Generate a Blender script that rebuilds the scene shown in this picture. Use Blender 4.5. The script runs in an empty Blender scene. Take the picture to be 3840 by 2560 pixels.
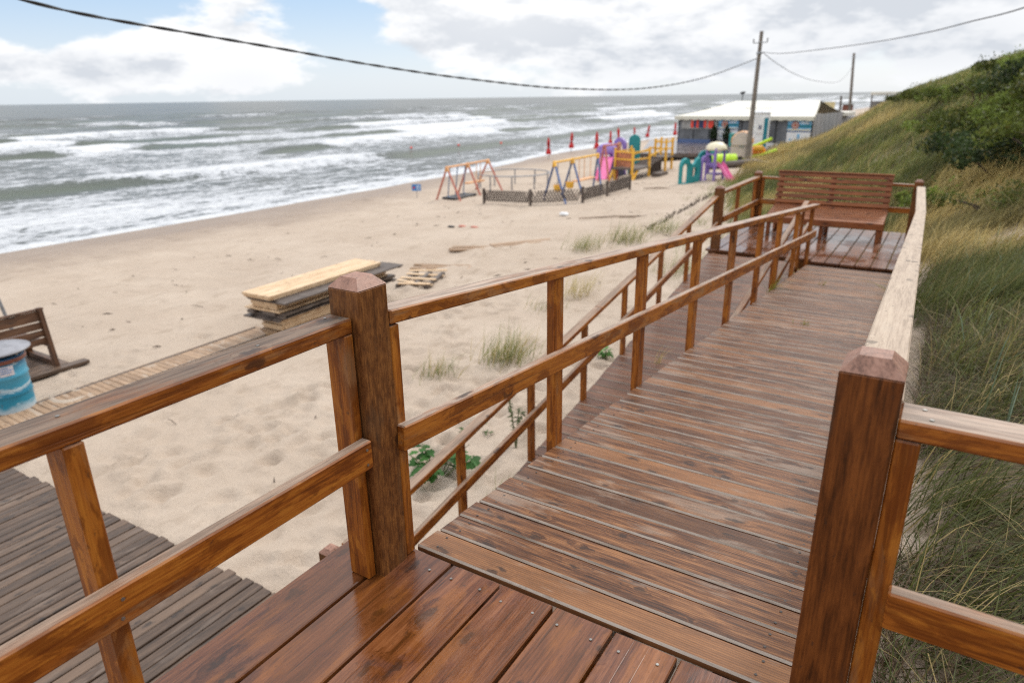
import bpy, bmesh, math, random
import numpy as np
from mathutils import Vector, Matrix
random.seed(7)
rng = np.random.default_rng(11)
R = math.radians
SC = bpy.context.scene
COL = SC.collection
V = Vector

# ------------------------------------------------------------------ terrain
SX = [-260, -60, -40, -34, -29, -18, -9, -2, 40]
SY = [-14, -6, -4.6, -4.15, -3.75, -3.1, -2.55, -2.4, -2.4]
TB = [10, 14, 20, 26, 33, 45, 60, 80, 110, 160, 400, 1200]
TA = [-.9, -2.1, -3.7, -5.5, -7.4, -9.0, -10.2, -11.2, -12.6, -14.6, -24, -45]
HD = [0, 1.3, 3, 4.1, 5.2, 6.3, 7.3, 8.3, 9.9, 11.2, 13, 18, 40, 200]
HH = [0, .18, .85, 1.48, 2.12, 2.78, 3.4, 3.92, 4.5, 5.0, 5.7, 7.0, 9.0, 9.5]
WATER = -3.75


def sm(t):
    t = np.clip(t, 0, 1)
    return t * t * (3 - 2 * t)


def rampz(b):
    return -0.0785 * np.clip(np.asarray(b, float) - .2, 0, 8.8)


def lowz(b):
    return -0.66 - 0.178 * (9.17 - np.asarray(b, float))


def vnoise(x, y, seed=0):
    xi = np.floor(x).astype(np.int64); yi = np.floor(y).astype(np.int64)
    xf = x - xi; yf = y - yi
    def h(i, j):
        n = (i * 374761393 + j * 668265263 + seed * 982451653) & 0x7fffffff
        n = ((n ^ (n >> 13)) * 1274126177) & 0x7fffffff
        return ((n ^ (n >> 16)) & 0xffff) / 65535.0
    u = xf * xf * (3 - 2 * xf); w = yf * yf * (3 - 2 * yf)
    return (h(xi, yi) * (1 - u) + h(xi + 1, yi) * u) * (1 - w) + (h(xi, yi + 1) * (1 - u) + h(xi + 1, yi + 1) * u) * w


def fbm(x, y, seed=0, octs=4):
    s = 0; a = .5; t = 0
    for k in range(octs):
        s = s + a * vnoise(x * 2 ** k, y * 2 ** k, seed + k * 17); t += a; a *= .5
    return s / t


def terrain(a, b):
    a = np.asarray(a, float); b = np.asarray(b, float)
    ae = a + 4.5 * np.exp(-((b - 72) / 28.) ** 2) * sm((-18 - a) / 10.)
    s = np.interp(ae, SX, SY)
    d = ae - np.interp(b, TB, TA)
    far = s + np.interp(d, HD, HH)
    e = rampz(b) - .3
    near = np.where(a < 1.5, s + (e - s) * sm((a + .2) / 1.7), e + .42 * (a - 1.5))
    near = np.where(a > 8, e + .42 * 6.5 + .2 * (a - 8), near)
    k = sm((b - 9.5) / 7.)
    z = near * (1 - k) + far * k
    bump = .25 * sm((b - 34) / 12.) * sm((a + 26) / 10.) * sm((-8 - a) / 3. + .9) * (a < -8)
    return z + bump


def T(a, b):
    return float(terrain(a, b))


# ------------------------------------------------------------------ mesh helpers
class MB:
    def __init__(s):
        s.v = []; s.f = []; s.g = []; s.t = []; s.mi = []; s.cur = 0

    def add(s, vs, fs, gs=None, t=None):
        n = len(s.v)
        t = random.random() if t is None else t
        if gs is None:
            o = V((random.random() * 20, random.random() * 20, random.random() * 20))
            gs = [V(p) + o for p in vs]
        s.v += [tuple(p) for p in vs]; s.g += [tuple(p) for p in gs]; s.t += [t] * len(vs)
        s.f += [tuple(i + n for i in q) for q in fs]; s.mi += [s.cur] * len(fs)

    def frame(s, o, X, Y, Z, dx, dy, dz, c, t=None, top=1.0, edge=None):
        """chamfered box centred at o; X is the grain direction; top scales the +X end"""
        idx = {}; vs = []; gs = []
        off = V((random.random() * 30, random.random() * 30, random.random() * 30))
        hx, hy, hz = dx / 2, dy / 2, dz / 2
        c = min(c, hx * .45, hy * .45, hz * .45)
        for sx in (-1, 1):
            for sy in (-1, 1):
                for sz in (-1, 1):
                    for k in range(3):
                        l = V((sx * (hx - (0 if k == 0 else c)), sy * (hy - (0 if k == 1 else c)), sz * (hz - (0 if k == 2 else c))))
                        if sx > 0: l.y *= top; l.z *= top
                        idx[(sx, sy, sz, k)] = len(vs)
                        vs.append(o + X * l.x + Y * l.y + Z * l.z); gs.append(l + off)
        fs = []
        I = lambda *q: idx[q]
        for k in range(3):
            for sgn in (-1, 1):
                q = []
                for (u, w) in ((-1, -1), (1, -1), (1, 1), (-1, 1)):
                    p = [u, w]; p.insert(k, sgn); q.append(I(*p, k))
                fs.append(q)
        for k in range(3):
            k1, k2 = (k + 1) % 3, (k + 2) % 3
            for s1 in (-1, 1):
                for s2 in (-1, 1):
                    def P(e, kk):
                        p = [0, 0, 0]; p[k] = e; p[k1] = s1; p[k2] = s2
                        return I(*p, kk)
                    fs.append([P(-1, k1), P(1, k1), P(1, k2), P(-1, k2)])
        for sx in (-1, 1):
            for sy in (-1, 1):
                for sz in (-1, 1):
                    fs.append([I(sx, sy, sz, 0), I(sx, sy, sz, 1), I(sx, sy, sz, 2)])
        n0 = len(s.mi); s.add(vs, fs, gs, t)
        if edge is not None:
            for q in range(6, 10): s.mi[n0 + q] = edge

    def beam(s, p0, p1, w, h, c=.003, up=(0, 0, 1), t=None):
        p0 = V(p0); p1 = V(p1); X = (p1 - p0); L = X.length; X = X / L
        up = V(up)
        if abs(X.dot(up)) > .95: up = V((0, 1, 0))
        Y = up.cross(X).normalized(); Z = X.cross(Y)
        s.frame((p0 + p1) / 2, X, Y, Z, L, w, h, c, t)

    def box(s, x0, x1, y0, y1, z0, z1, c=.003, grain=0, t=None):
        o = V(((x0 + x1) / 2, (y0 + y1) / 2, (z0 + z1) / 2)); d = (x1 - x0, y1 - y0, z1 - z0)
        A = [V((1, 0, 0)), V((0, 1, 0)), V((0, 0, 1))]
        k = [grain, (grain + 1) % 3, (grain + 2) % 3]
        s.frame(o, A[k[0]], A[k[1]], A[k[2]], d[k[0]], d[k[1]], d[k[2]], c, t)

    def tube(s, pts, r, n=8, cap=True, t=None):
        pts = [V(p) for p in pts]; rs = r if isinstance(r, (list, tuple)) else [r] * len(pts)
        vs = []; fs = []; gs = []; L = 0; prev = None
        off = V((random.random() * 20, random.random() * 20, 0))
        for i, p in enumerate(pts):
            d = (pts[min(i + 1, len(pts) - 1)] - pts[max(i - 1, 0)]).normalized()
            if prev is None:
                a = V((0, 0, 1)) if abs(d.z) < .9 else V((1, 0, 0))
            else: a = prev
            Y = d.cross(a).normalized(); Z = Y.cross(d).normalized(); prev = Z
            if i: L += (p - pts[i - 1]).length
            for j in range(n):
                th = 2 * math.pi * j / n
                q = Y * math.cos(th) * rs[i] + Z * math.sin(th) * rs[i]
                vs.append(p + q); gs.append(off + V((L, math.cos(th) * rs[i], math.sin(th) * rs[i])))
        for i in range(len(pts) - 1):
            for j in range(n):
                fs.append((i * n + j, i * n + (j + 1) % n, (i + 1) * n + (j + 1) % n, (i + 1) * n + j))
        if cap:
            fs.append(tuple(range(n))); fs.append(tuple(range((len(pts) - 1) * n, len(pts) * n)))
        s.add(vs, fs, gs, t)

    def lathe(s, o, prof, n=20, t=None, cap=True, sx=1, sy=1):
        o = V(o); vs = []; fs = []
        for (r, z) in prof:
            for j in range(n):
                th = 2 * math.pi * j / n
                vs.append(o + V((r * math.cos(th) * sx, r * math.sin(th) * sy, z)))
        for i in range(len(prof) - 1):
            for j in range(n):
                fs.append((i * n + j, i * n + (j + 1) % n, (i + 1) * n + (j + 1) % n, (i + 1) * n + j))
        if cap:
            fs.append(tuple(range(n))); fs.append(tuple(range((len(prof) - 1) * n, len(prof) * n)))
        s.add(vs, fs, None, t)

    def panel(s, loops, th, M, bevel=.0, t=None):
        """2D loops (outer + holes) extruded to thickness th, placed by matrix M"""
        cu = bpy.data.curves.new('tmp', 'CURVE'); cu.dimensions = '2D'; cu.fill_mode = 'BOTH'
        cu.extrude = th / 2 - bevel; cu.bevel_depth = bevel; cu.bevel_resolution = 1; cu.offset = -bevel
        for lp in loops:
            sp = cu.splines.new('POLY'); sp.points.add(len(lp) - 1); sp.use_cyclic_u = True
            for q, p in zip(sp.points, lp): q.co = (p[0], p[1], 0, 1)
        ob = bpy.data.objects.new('tmp', cu); COL.objects.link(ob)
        dg = bpy.context.evaluated_depsgraph_get()
        me = bpy.data.meshes.new_from_object(ob.evaluated_get(dg))
        vs = [M @ v.co for v in me.vertices]; fs = [tuple(p.vertices) for p in me.polygons]
        s.add(vs, fs, None, t)
        bpy.data.objects.remove(ob); bpy.data.curves.remove(cu); bpy.data.meshes.remove(me)

    def build(s, name, mat, parent=None, org=None, smooth=False, recalc=True):
        me = bpy.data.meshes.new(name)
        o = V(org) if org is not None else V((0, 0, 0))
        me.from_pydata([tuple(V(p) - o) for p in s.v], [], s.f)
        if recalc:
            bm = bmesh.new(); bm.from_mesh(me); bmesh.ops.recalc_face_normals(bm, faces=bm.faces); bm.to_mesh(me); bm.free()
        g = me.attributes.new('grain', 'FLOAT_VECTOR', 'POINT'); g.data.foreach_set('vector', np.array(s.g, 'f').ravel())
        g = me.attributes.new('tint', 'FLOAT', 'POINT'); g.data.foreach_set('value', np.array(s.t, 'f'))
        if smooth: me.polygons.foreach_set('use_smooth', [True] * len(me.polygons))
        for q in (mat if isinstance(mat, (list, tuple)) else [mat]): me.materials.append(q)
        me.polygons.foreach_set('material_index', np.array(s.mi, 'i'))
        ob = bpy.data.objects.new(name, me); COL.objects.link(ob)
        if parent is not None: ob.parent = parent
        elif org is not None: ob.location = o
        return ob


def tag(o, label=None, cat=None, group=None, kind=None):
    if label: o['label'] = label
    if cat: o['category'] = cat
    if group: o['group'] = group
    if kind: o['kind'] = kind
    return o


def thing(name, label, cat, loc=(0, 0, 0), rz=0, group=None):
    o = bpy.data.objects.new(name, None); COL.objects.link(o)
    o.empty_display_size = .2
    o.location = loc; o.rotation_euler = (0, 0, rz)
    return tag(o, label, cat, group)


def kids(o): return [c for c in COL.objects if c.parent == o]


def dup(o, loc=None, rz=None, label=None, group=None, parent=None):
    c = o.copy(); COL.objects.link(c)
    if parent is not None: c.parent = parent
    if loc is not None: c.location = loc
    if rz is not None: c.rotation_euler = (0, 0, rz)
    if label: c['label'] = label
    if group: c['group'] = group
    for k in kids(o): dup(k, parent=c)
    return c


def npmesh(name, verts, faces, k, mat, col=None, smooth=False, attrs=None):
    """fast mesh from numpy arrays, faces (n,k)"""
    me = bpy.data.meshes.new(name)
    me.vertices.add(len(verts)); me.vertices.foreach_set('co', np.asarray(verts, 'f').ravel())
    nf = len(faces); me.loops.add(nf * k); me.loops.foreach_set('vertex_index', np.asarray(faces, 'i').ravel())
    me.polygons.add(nf); me.polygons.foreach_set('loop_start', np.arange(0, nf * k, k, dtype='i'))
    me.polygons.foreach_set('loop_total', np.full(nf, k, 'i'))
    if smooth: me.polygons.foreach_set('use_smooth', np.ones(nf, bool))
    me.update(calc_edges=True)
    if col is not None:
        a = me.attributes.new('col', 'FLOAT_COLOR', 'POINT')
        c = np.ones((len(verts), 4), 'f'); c[:, :3] = col; a.data.foreach_set('color', c.ravel())
    for n, val in (attrs or {}).items():
        a = me.attributes.new(n, 'FLOAT', 'POINT'); a.data.foreach_set('value', np.asarray(val, 'f').ravel())
    me.materials.append(mat)
    ob = bpy.data.objects.new(name, me); COL.objects.link(ob)
    return ob


# ------------------------------------------------------------------ materials
class NT:
    def __init__(s, name):
        s.m = bpy.data.materials.new(name); s.m.use_nodes = True
        s.t = s.m.node_tree; s.t.nodes.clear()
        s.out = s.t.nodes.new('ShaderNodeOutputMaterial')

    def n(s, typ, **kw):
        nd = s.t.nodes.new('ShaderNode' + typ)
        for k, v in kw.items():
            if k.startswith('i_'):
                key = k[2:]
                key = int(key) if key.isdigit() else key.replace('_', ' ')
                s.set(nd, key, v)
            else: setattr(nd, k, v)
        return nd

    def set(s, nd, key, v):
        sock = nd.inputs[key]
        if isinstance(v, bpy.types.NodeSocket): s.t.links.new(v, sock)
        elif hasattr(v, 'outputs'): s.t.links.new(v.outputs[0], sock)
        else:
            if isinstance(v, (tuple, list)) and len(v) == 3 and sock.type == 'RGBA': v = (*v, 1)
            sock.default_value = v

    def math(s, op, a, b=0.0, clamp=False):
        nd = s.t.nodes.new('ShaderNodeMath'); nd.operation = op; nd.use_clamp = clamp
        s.set(nd, 0, a); s.set(nd, 1, b)
        return nd.outputs[0]

    def vmul(s, v, k):
        nd = s.t.nodes.new('ShaderNodeVectorMath'); nd.operation = 'MULTIPLY'
        s.set(nd, 0, v); nd.inputs[1].default_value = k
        return nd.outputs[0]

    def step(s, v, lo, hi, a=0.0, b=1.0):
        nd = s.t.nodes.new('ShaderNodeMapRange'); nd.interpolation_type = 'SMOOTHSTEP'
        s.set(nd, 0, v); nd.inputs[1].default_value = lo; nd.inputs[2].default_value = hi
        nd.inputs[3].default_value = a; nd.inputs[4].default_value = b
        return nd.outputs[0]

    def mix(s, f, a, b, typ='MIX'):
        nd = s.t.nodes.new('ShaderNodeMix'); nd.data_type = 'RGBA'; nd.blend_type = typ
        s.set(nd, 0, f); s.set(nd, 6, a); s.set(nd, 7, b)
        return nd.outputs[2]

    def noise(s, vec, scale, detail=4, rough=.55, dist=0.0):
        nd = s.t.nodes.new('ShaderNodeTexNoise')
        if vec is not None: s.set(nd, 'Vector', vec)
        nd.inputs['Scale'].default_value = scale; nd.inputs['Detail'].default_value = detail
        nd.inputs['Roughness'].default_value = rough; nd.inputs['Distortion'].default_value = dist
        return nd.outputs[0]

    def attr(s, name, vec=False, col=False):
        nd = s.t.nodes.new('ShaderNodeAttribute'); nd.attribute_name = name
        return nd.outputs['Vector'] if vec else nd.outputs['Color'] if col else nd.outputs['Fac']

    def ramp(s, v, stops):
        nd = s.t.nodes.new('ShaderNodeValToRGB'); s.set(nd, 0, v)
        e = nd.color_ramp.elements
        while len(e) < len(stops): e.new(.5)
        for q, (p, c) in zip(e, stops): q.position = p; q.color = (*c, 1)
        return nd.outputs[0]

    def bump(s, h, strength=.3, dist=.01, nrm=None):
        nd = s.t.nodes.new('ShaderNodeBump'); s.set(nd, 'Height', h)
        nd.inputs['Strength'].default_value = strength; nd.inputs['Distance'].default_value = dist
        if nrm is not None: s.set(nd, 'Normal', nrm)
        return nd.outputs[0]

    def bsdf(s, color, rough=.5, normal=None, spec=.5, **kw):
        nd = s.t.nodes.new('ShaderNodeBsdfPrincipled')
        s.set(nd, 'Base Color', color); s.set(nd, 'Roughness', rough); s.set(nd, 'Specular IOR Level', spec)
        if normal is not None: s.set(nd, 'Normal', normal)
        for k, v in kw.items(): s.set(nd, k.replace('_', ' '), v)
        s.t.links.new(nd.outputs[0], s.out.inputs[0])
        return nd

    def pos(s): return s.t.nodes.new('ShaderNodeNewGeometry').outputs['Position']

    def nz(s):
        g = s.t.nodes.new('ShaderNodeNewGeometry'); x = s.t.nodes.new('ShaderNodeSeparateXYZ')
        s.t.links.new(g.outputs['Normal'], x.inputs[0]); return x.outputs[2]


def wood(name, dark, mid, light, worn, wear=.35, top=None, topamt=0.0, rough=(.35, .55), wet=0.0, ribs=0.0, knots=1.0, bump=.35, tintamt=.35, spec=.5, wetcol=None, knotsel=.70, topdark=.45, gx=1.7, gy=30, crack=.45, kx=3.4, ky=9.0, patch=None):
    m = NT(name)
    G = m.attr('grain', vec=True); P = m.pos()
    gs = m.n('SeparateXYZ', i_0=G)
    kv = m.n('CombineXYZ', i_0=m.math('MULTIPLY', gs.outputs[0], kx), i_1=m.math('MULTIPLY', m.math('ADD', gs.outputs[1], gs.outputs[2]), ky)).outputs[0]
    wob = m.n('VectorMath', operation='ADD', i_0=kv); wn = m.n('TexNoise', i_Vector=G, i_Scale=22.0); wsc = m.n('VectorMath', operation='SCALE', i_0=wn.outputs['Color']); wsc.inputs['Scale'].default_value = .45; m.set(wob, 1, wsc.outputs[0])
    vo = m.n('TexVoronoi', voronoi_dimensions='2D', i_Vector=wob.outputs[0], i_Scale=1.0, i_Randomness=1.0)
    vd = vo.outputs['Distance']; vc = m.n('SeparateColor', i_0=vo.outputs['Color']).outputs[0]
    sel = m.math('GREATER_THAN', vc, knotsel)
    kn = m.math('MULTIPLY', m.step(vd, .17, .08), sel)
    halo = m.math('MULTIPLY', m.step(vd, .46, .10), sel)
    # grain warped round the knots
    wv = m.n('VectorMath', operation='ADD', i_0=m.vmul(G, (gx, gy, gy)))
    cmb = m.n('CombineXYZ', i_1=m.math('MULTIPLY', halo, 1.3), i_2=m.math('MULTIPLY', halo, 1.0))
    m.set(wv, 1, cmb.outputs[0])
    n1 = m.noise(wv.outputs[0], 1.0, 8, .66, .35)
    n2 = m.noise(m.vmul(G, (7, 150, 150)), 1.0, 4, .65)
    g = m.math('ADD', m.math('MULTIPLY', n1, .58), m.math('MULTIPLY', n2, .42))
    c = m.ramp(g, [(.39, dark), (.49, mid), (.61, light)])
    # tint per board
    t = m.attr('tint')
    c = m.mix(m.math('MULTIPLY', m.step(t, .0, .45, 1, 0), tintamt), c, (*[x * .55 for x in mid],))
    c = m.mix(m.math('MULTIPLY', m.step(t, .6, 1.0), tintamt), c, light)
    # worn, patchy varnish
    bl = m.noise(m.vmul(G, (1.6, 7, 7)), 1.3, 5, .62, .4)
    wm = m.math('MULTIPLY', m.step(bl, .54, .66), wear)
    c = m.mix(wm, c, worn)
    if patch:
        b2 = m.noise(m.vmul(G, (4.5, 15, 15)), 1.0, 5, .65, .5)
        c = m.mix(m.math('MULTIPLY', m.step(b2, .50, .42), .65), c, patch[0])
        c = m.mix(m.math('MULTIPLY', m.step(b2, .56, .66), .55), c, patch[1])
    # splits along the grain
    ck = m.noise(m.vmul(G, (.8, 55, 55)), 1.0, 2, .5)
    cm = m.math('MULTIPLY', m.step(ck, .31, .26), crack)
    c = m.mix(cm, c, (.012, .008, .006))
    dirt = m.step(m.noise(m.vmul(G, (30, 60, 60)), 1.0, 3, .6), .66, .74)
    c = m.mix(m.math('MULTIPLY', dirt, .5), c, (.03, .02, .014))
    if knots: c = m.mix(m.math('MULTIPLY', kn, .72 * knots), c, (.018, .010, .007)); c = m.mix(m.math('MULTIPLY', halo, .22 * knots), c, dark)
    r = m.math('ADD', rough[0], m.math('MULTIPLY', n1, rough[1] - rough[0]))
    h = m.math('SUBTRACT', m.math('ADD', m.math('MULTIPLY', n2, .5), m.math('MULTIPLY', n1, .7)), m.math('MULTIPLY', cm, 1.2))
    if top is not None:
        tm = m.math('MULTIPLY', m.step(m.nz(), .62, .9), m.math('MULTIPLY', m.step(m.math('ADD', bl, m.math('MULTIPLY', n1, .5)), .52, .76, .45, 1.0), topamt), True)
        tc = m.mix(m.step(g, .38, .60), [x * topdark for x in top], top)
        tc = m.mix(m.math('MULTIPLY', kn, .8), tc, (.05, .04, .035))
        c = m.mix(tm, c, tc); c = m.mix(m.math('MULTIPLY', cm, tm), c, (.02, .017, .015))
        r = m.math('ADD', r, m.math('MULTIPLY', tm, .12))
    if ribs:
        sx = m.n('SeparateXYZ', i_0=G)
        rb = m.math('SINE', m.math('MULTIPLY', sx.outputs[1], 2 * math.pi / .0105))
        rb2 = m.math('MULTIPLY', m.math('ADD', rb, 1.0), .5)
        h = m.math('ADD', m.math('MULTIPLY', h, .5), m.math('MULTIPLY', rb2, ribs))
        c = m.mix(m.math('MULTIPLY', m.step(rb2, .45, .0), .40), c, (.03, .018, .012))
    nrm = m.bump(h, bump, .004)
    if wet:
        w = m.noise(P, 2.4, 5, .6, .3)
        w2 = m.noise(P, 38, 2, .5)
        wm = m.step(m.math('ADD', w, m.math('MULTIPLY', m.step(w2, .63, .70), .12)), .62 - .25 * wet, .70 - .25 * wet)
        c = m.mix(m.math('MULTIPLY', wm, .55), c, m.mix(.5, c, wetcol or dark))
        r = m.math('ADD', m.math('MULTIPLY', r, m.math('SUBTRACT', 1.0, wm)), m.math('MULTIPLY', wm, .11))
    m.bsdf(c, r, nrm, spec)
    return m.m


def plain(name, col, rough=.5, var=.15, scale=6, metal=0.0, bump=0.0, spec=.5, trans=0.0):
    m = NT(name)
    n = m.noise(m.pos(), scale, 5, .6)
    c = m.mix(m.math('MULTIPLY', m.step(n, .3, .7), 1.0), [x * (1 - var) for x in col], [min(1, x * (1 + var)) for x in col])
    n2 = m.noise(m.pos(), scale * 6, 3, .6)
    r = m.math('ADD', rough - .1, m.math('MULTIPLY', n2, .2))
    m.bsdf(c, r, m.bump(n2, bump, .01) if bump else None, spec, Metallic=metal)
    return m.m


def leafmat(name, trans=.3, rough=.55):
    m = NT(name)
    c = m.attr('col', col=True)
    d = m.n('BsdfPrincipled'); m.set(d, 'Base Color', c); m.set(d, 'Roughness', rough); m.set(d, 'Specular IOR Level', .25)
    tr = m.n('BsdfTranslucent'); m.set(tr, 'Color', c)
    mx = m.n('MixShader', i_0=trans); m.set(mx, 1, d.outputs[0]); m.set(mx, 2, tr.outputs[0])
    m.t.links.new(mx.outputs[0], m.out.inputs[0])
    return m.m


M = {}
M['rail'] = wood('rail_wood', (.135, .035, .004), (.30, .087, .010), (.43, .155, .020), (.26, .15, .075), .55, top=(.36, .25, .18), topamt=1.0, rough=(.36, .6), tintamt=.35, spec=.3, bump=.5, knotsel=.80, crack=.3, patch=((.13, .031, .003), (.45, .165, .022)))
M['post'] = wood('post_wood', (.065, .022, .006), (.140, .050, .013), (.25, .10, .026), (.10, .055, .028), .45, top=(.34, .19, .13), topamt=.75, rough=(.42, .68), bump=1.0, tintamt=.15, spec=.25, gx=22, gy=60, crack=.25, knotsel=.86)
M['pale'] = wood('pale_wood', (.28, .205, .145), (.39, .295, .215), (.47, .37, .275), (.33, .27, .21), .5, rough=(.55, .7), knots=.8, tintamt=.15, knotsel=.55)
M['landing'] = wood('landing_wood', (.040, .012, .005), (.135, .042, .016), (.245, .092, .038), (.31, .105, .018), .5, rough=(.22, .38), wet=.72, wetcol=(.15, .048, .003), tintamt=.55, bump=.2, knotsel=.6)
M['rail_dark_top'] = wood('rail_wood_dark_top', (.135, .035, .004), (.30, .087, .010), (.43, .155, .020), (.26, .15, .075), .55, top=(.20, .135, .095), topamt=1.0, topdark=.3, rough=(.36, .6), tintamt=.2, spec=.35, bump=.55, knotsel=.80, crack=.3, patch=((.13, .031, .003), (.45, .165, .022)))
M['rail_pale_top'] = wood('rail_wood_pale_top', (.135, .035, .004), (.30, .087, .010), (.43, .155, .020), (.26, .15, .075), .6, top=(.44, .33, .255), topamt=1.0, topdark=.45, rough=(.36, .6), tintamt=.35, spec=.35, bump=.5, knotsel=.80, crack=.3, patch=((.13, .031, .003), (.45, .165, .022)))
M['post_dark'] = wood('post_wood_dark', (.030, .010, .003), (.105, .031, .007), (.20, .062, .013), (.045, .024, .013), .75, top=(.34, .19, .13), topamt=.75, rough=(.42, .68), bump=.8, tintamt=.2, spec=.22, gx=6, gy=30, crack=.25, knotsel=.86)  # dark-stained wood; part of the post's backlit shade is in the colour too
M['ramp_edge'] = wood('worn_highlit_plank_edge', (.16, .12, .09), (.31, .25, .20), (.42, .35, .29), (.22, .15, .10), .5, rough=(.4, .55), knots=0, tintamt=.2, bump=.2)  # worn edges; the pale colour also paints in the sky highlight on the chamfers
M['nail'] = plain('nail_dark', (.07, .06, .055), .5, .2, 30, metal=.5)
M['wet'] = wood('wet_wood', (.050, .018, .009), (.125, .045, .021), (.20, .085, .042), (.22, .085, .03), .3, rough=(.24, .38), wet=.62, wetcol=(.10, .035, .012), tintamt=.35, bump=.12, spec=.6)
M['ramp'] = wood('ramp_wood', (.030, .009, .003), (.135, .048, .015), (.32, .140, .052), (.36, .275, .21), .5, rough=(.36, .52), ribs=.40, tintamt=.6, bump=.5, knots=1.0, spec=.36, knotsel=.60, kx=5.0, ky=11.0, gx=2.6)
M['ramp2'] = wood('lower_ramp_wood', (.038, .012, .005), (.13, .046, .018), (.23, .095, .040), (.20, .13, .09), .5, rough=(.34, .5), ribs=.4, tintamt=.5, bump=.4)
M['bench'] = wood('bench_wood', (.085, .022, .007), (.23, .070, .022), (.34, .12, .04), (.17, .07, .035), .4, top=(.36, .19, .12), topamt=.4, rough=(.36, .55), tintamt=.3, spec=.35)
M['oldwood'] = wood('old_wood', (.024, .014, .008), (.088, .050, .029), (.175, .11, .07), (.20, .145, .11), .5, rough=(.38, .58), ribs=.4, tintamt=.6, bump=.6)
M['darkold'] = wood('dark_old_wood', (.03, .022, .018), (.085, .062, .05), (.16, .125, .105), (.2, .17, .15), .5, rough=(.5, .7), tintamt=.4)
M['drift'] = wood('driftwood', (.16, .11, .08), (.33, .24, .18), (.45, .35, .27), (.42, .34, .27), .5, rough=(.6, .8))
M['fresh'] = wood('fresh_wood', (.42, .25, .12), (.64, .44, .26), (.76, .60, .42), (.58, .42, .27), .3, rough=(.55, .75), knots=.6, tintamt=.3)
M['walk'] = wood('walkway_wood', (.20, .12, .07), (.335, .215, .13), (.45, .31, .20), (.42, .335, .26), .8, rough=(.6, .8), tintamt=.3, knots=.3)
M['bench2'] = wood('beach_bench_wood', (.035, .015, .007), (.105, .045, .020), (.17, .08, .036), (.14, .09, .06), .5, rough=(.4, .6))
M['metal'] = plain('grey_metal', (.32, .33, .35), .4, .2, 9, metal=.7)
M['screw'] = plain('screw_metal', (.28, .27, .25), .4, .2, 30, metal=.8)
M['concrete'] = plain('pole_concrete', (.20, .17, .145), .8, .25, 4, bump=.2)
M['wire'] = plain('cable_rubber', (.015, .016, .018), .55, .1, 5)
M['wirefar'] = plain('cable_grey', (.10, .10, .11), .6, .1, 5)
for k, c in dict(red=(.55, .02, .02), redpaint=(.48, .15, .10), orange=(.72, .38, .17), yellow=(.80, .44, .05), blue=(.09, .14, .29), teal=(.02, .26, .27), purple=(.27, .18, .48), pink=(.82, .20, .42), magenta=(.42, .06, .30), cream=(.80, .72, .52), lime=(.50, .75, .02), brightorange=(.9, .25, .02), hotred=(.85, .06, .03), black=(.015, .015, .018), white=(.80, .80, .80), tealdoor=(.01, .19, .25), signblue=(.02, .20, .50), greyblue=(.14, .20, .30), navy=(.03, .04, .12), beige=(.55, .47, .42), brownred=(.16, .05, .03)).items():
    M[k] = plain(k + '_paint', c, .45, .12, 5)
M['lid'] = plain('lid_metal', (.24, .24, .26), .5, .2, 7)
M['roof'] = plain('tent_canvas', (.72, .69, .61), .6, .04, .6)
M['roofedge'] = plain('tent_valance', (.66, .63, .52), .7, .08, 1.5)
M['greywall'] = plain('grey_canvas', (.40, .39, .40), .7, .1, .8)
M['pvc'] = plain('grey_pvc_sheet', (.135, .14, .15), .35, .35, 1.1)
M['ochre'] = plain('ochre_board', (.62, .50, .27), .7, .08, 1)
M['leaf'] = leafmat('leaf', .35)
M['grass'] = leafmat('grass_blade', .4, .6)
M['twig'] = plain('twig_bark', (.07, .045, .03), .85, .3, 14)
# ------------------------------------------------------------------ ground
def lin(segs):
    out = [segs[0][0]]
    for lo, hi, st in segs:
        n = max(1, int(round((hi - lo) / st))); out += list(lo + (hi - lo) * (np.arange(1, n + 1) / n))
    return np.array(out)


def grid(xs, ys):
    X, Y = np.meshgrid(xs, ys, indexing='ij'); nx, ny = X.shape
    i = np.arange(nx * ny).reshape(nx, ny)
    f = np.stack([i[:-1, :-1].ravel(), i[1:, :-1].ravel(), i[1:, 1:].ravel(), i[:-1, 1:].ravel()], 1)
    return X, Y, f


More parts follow.
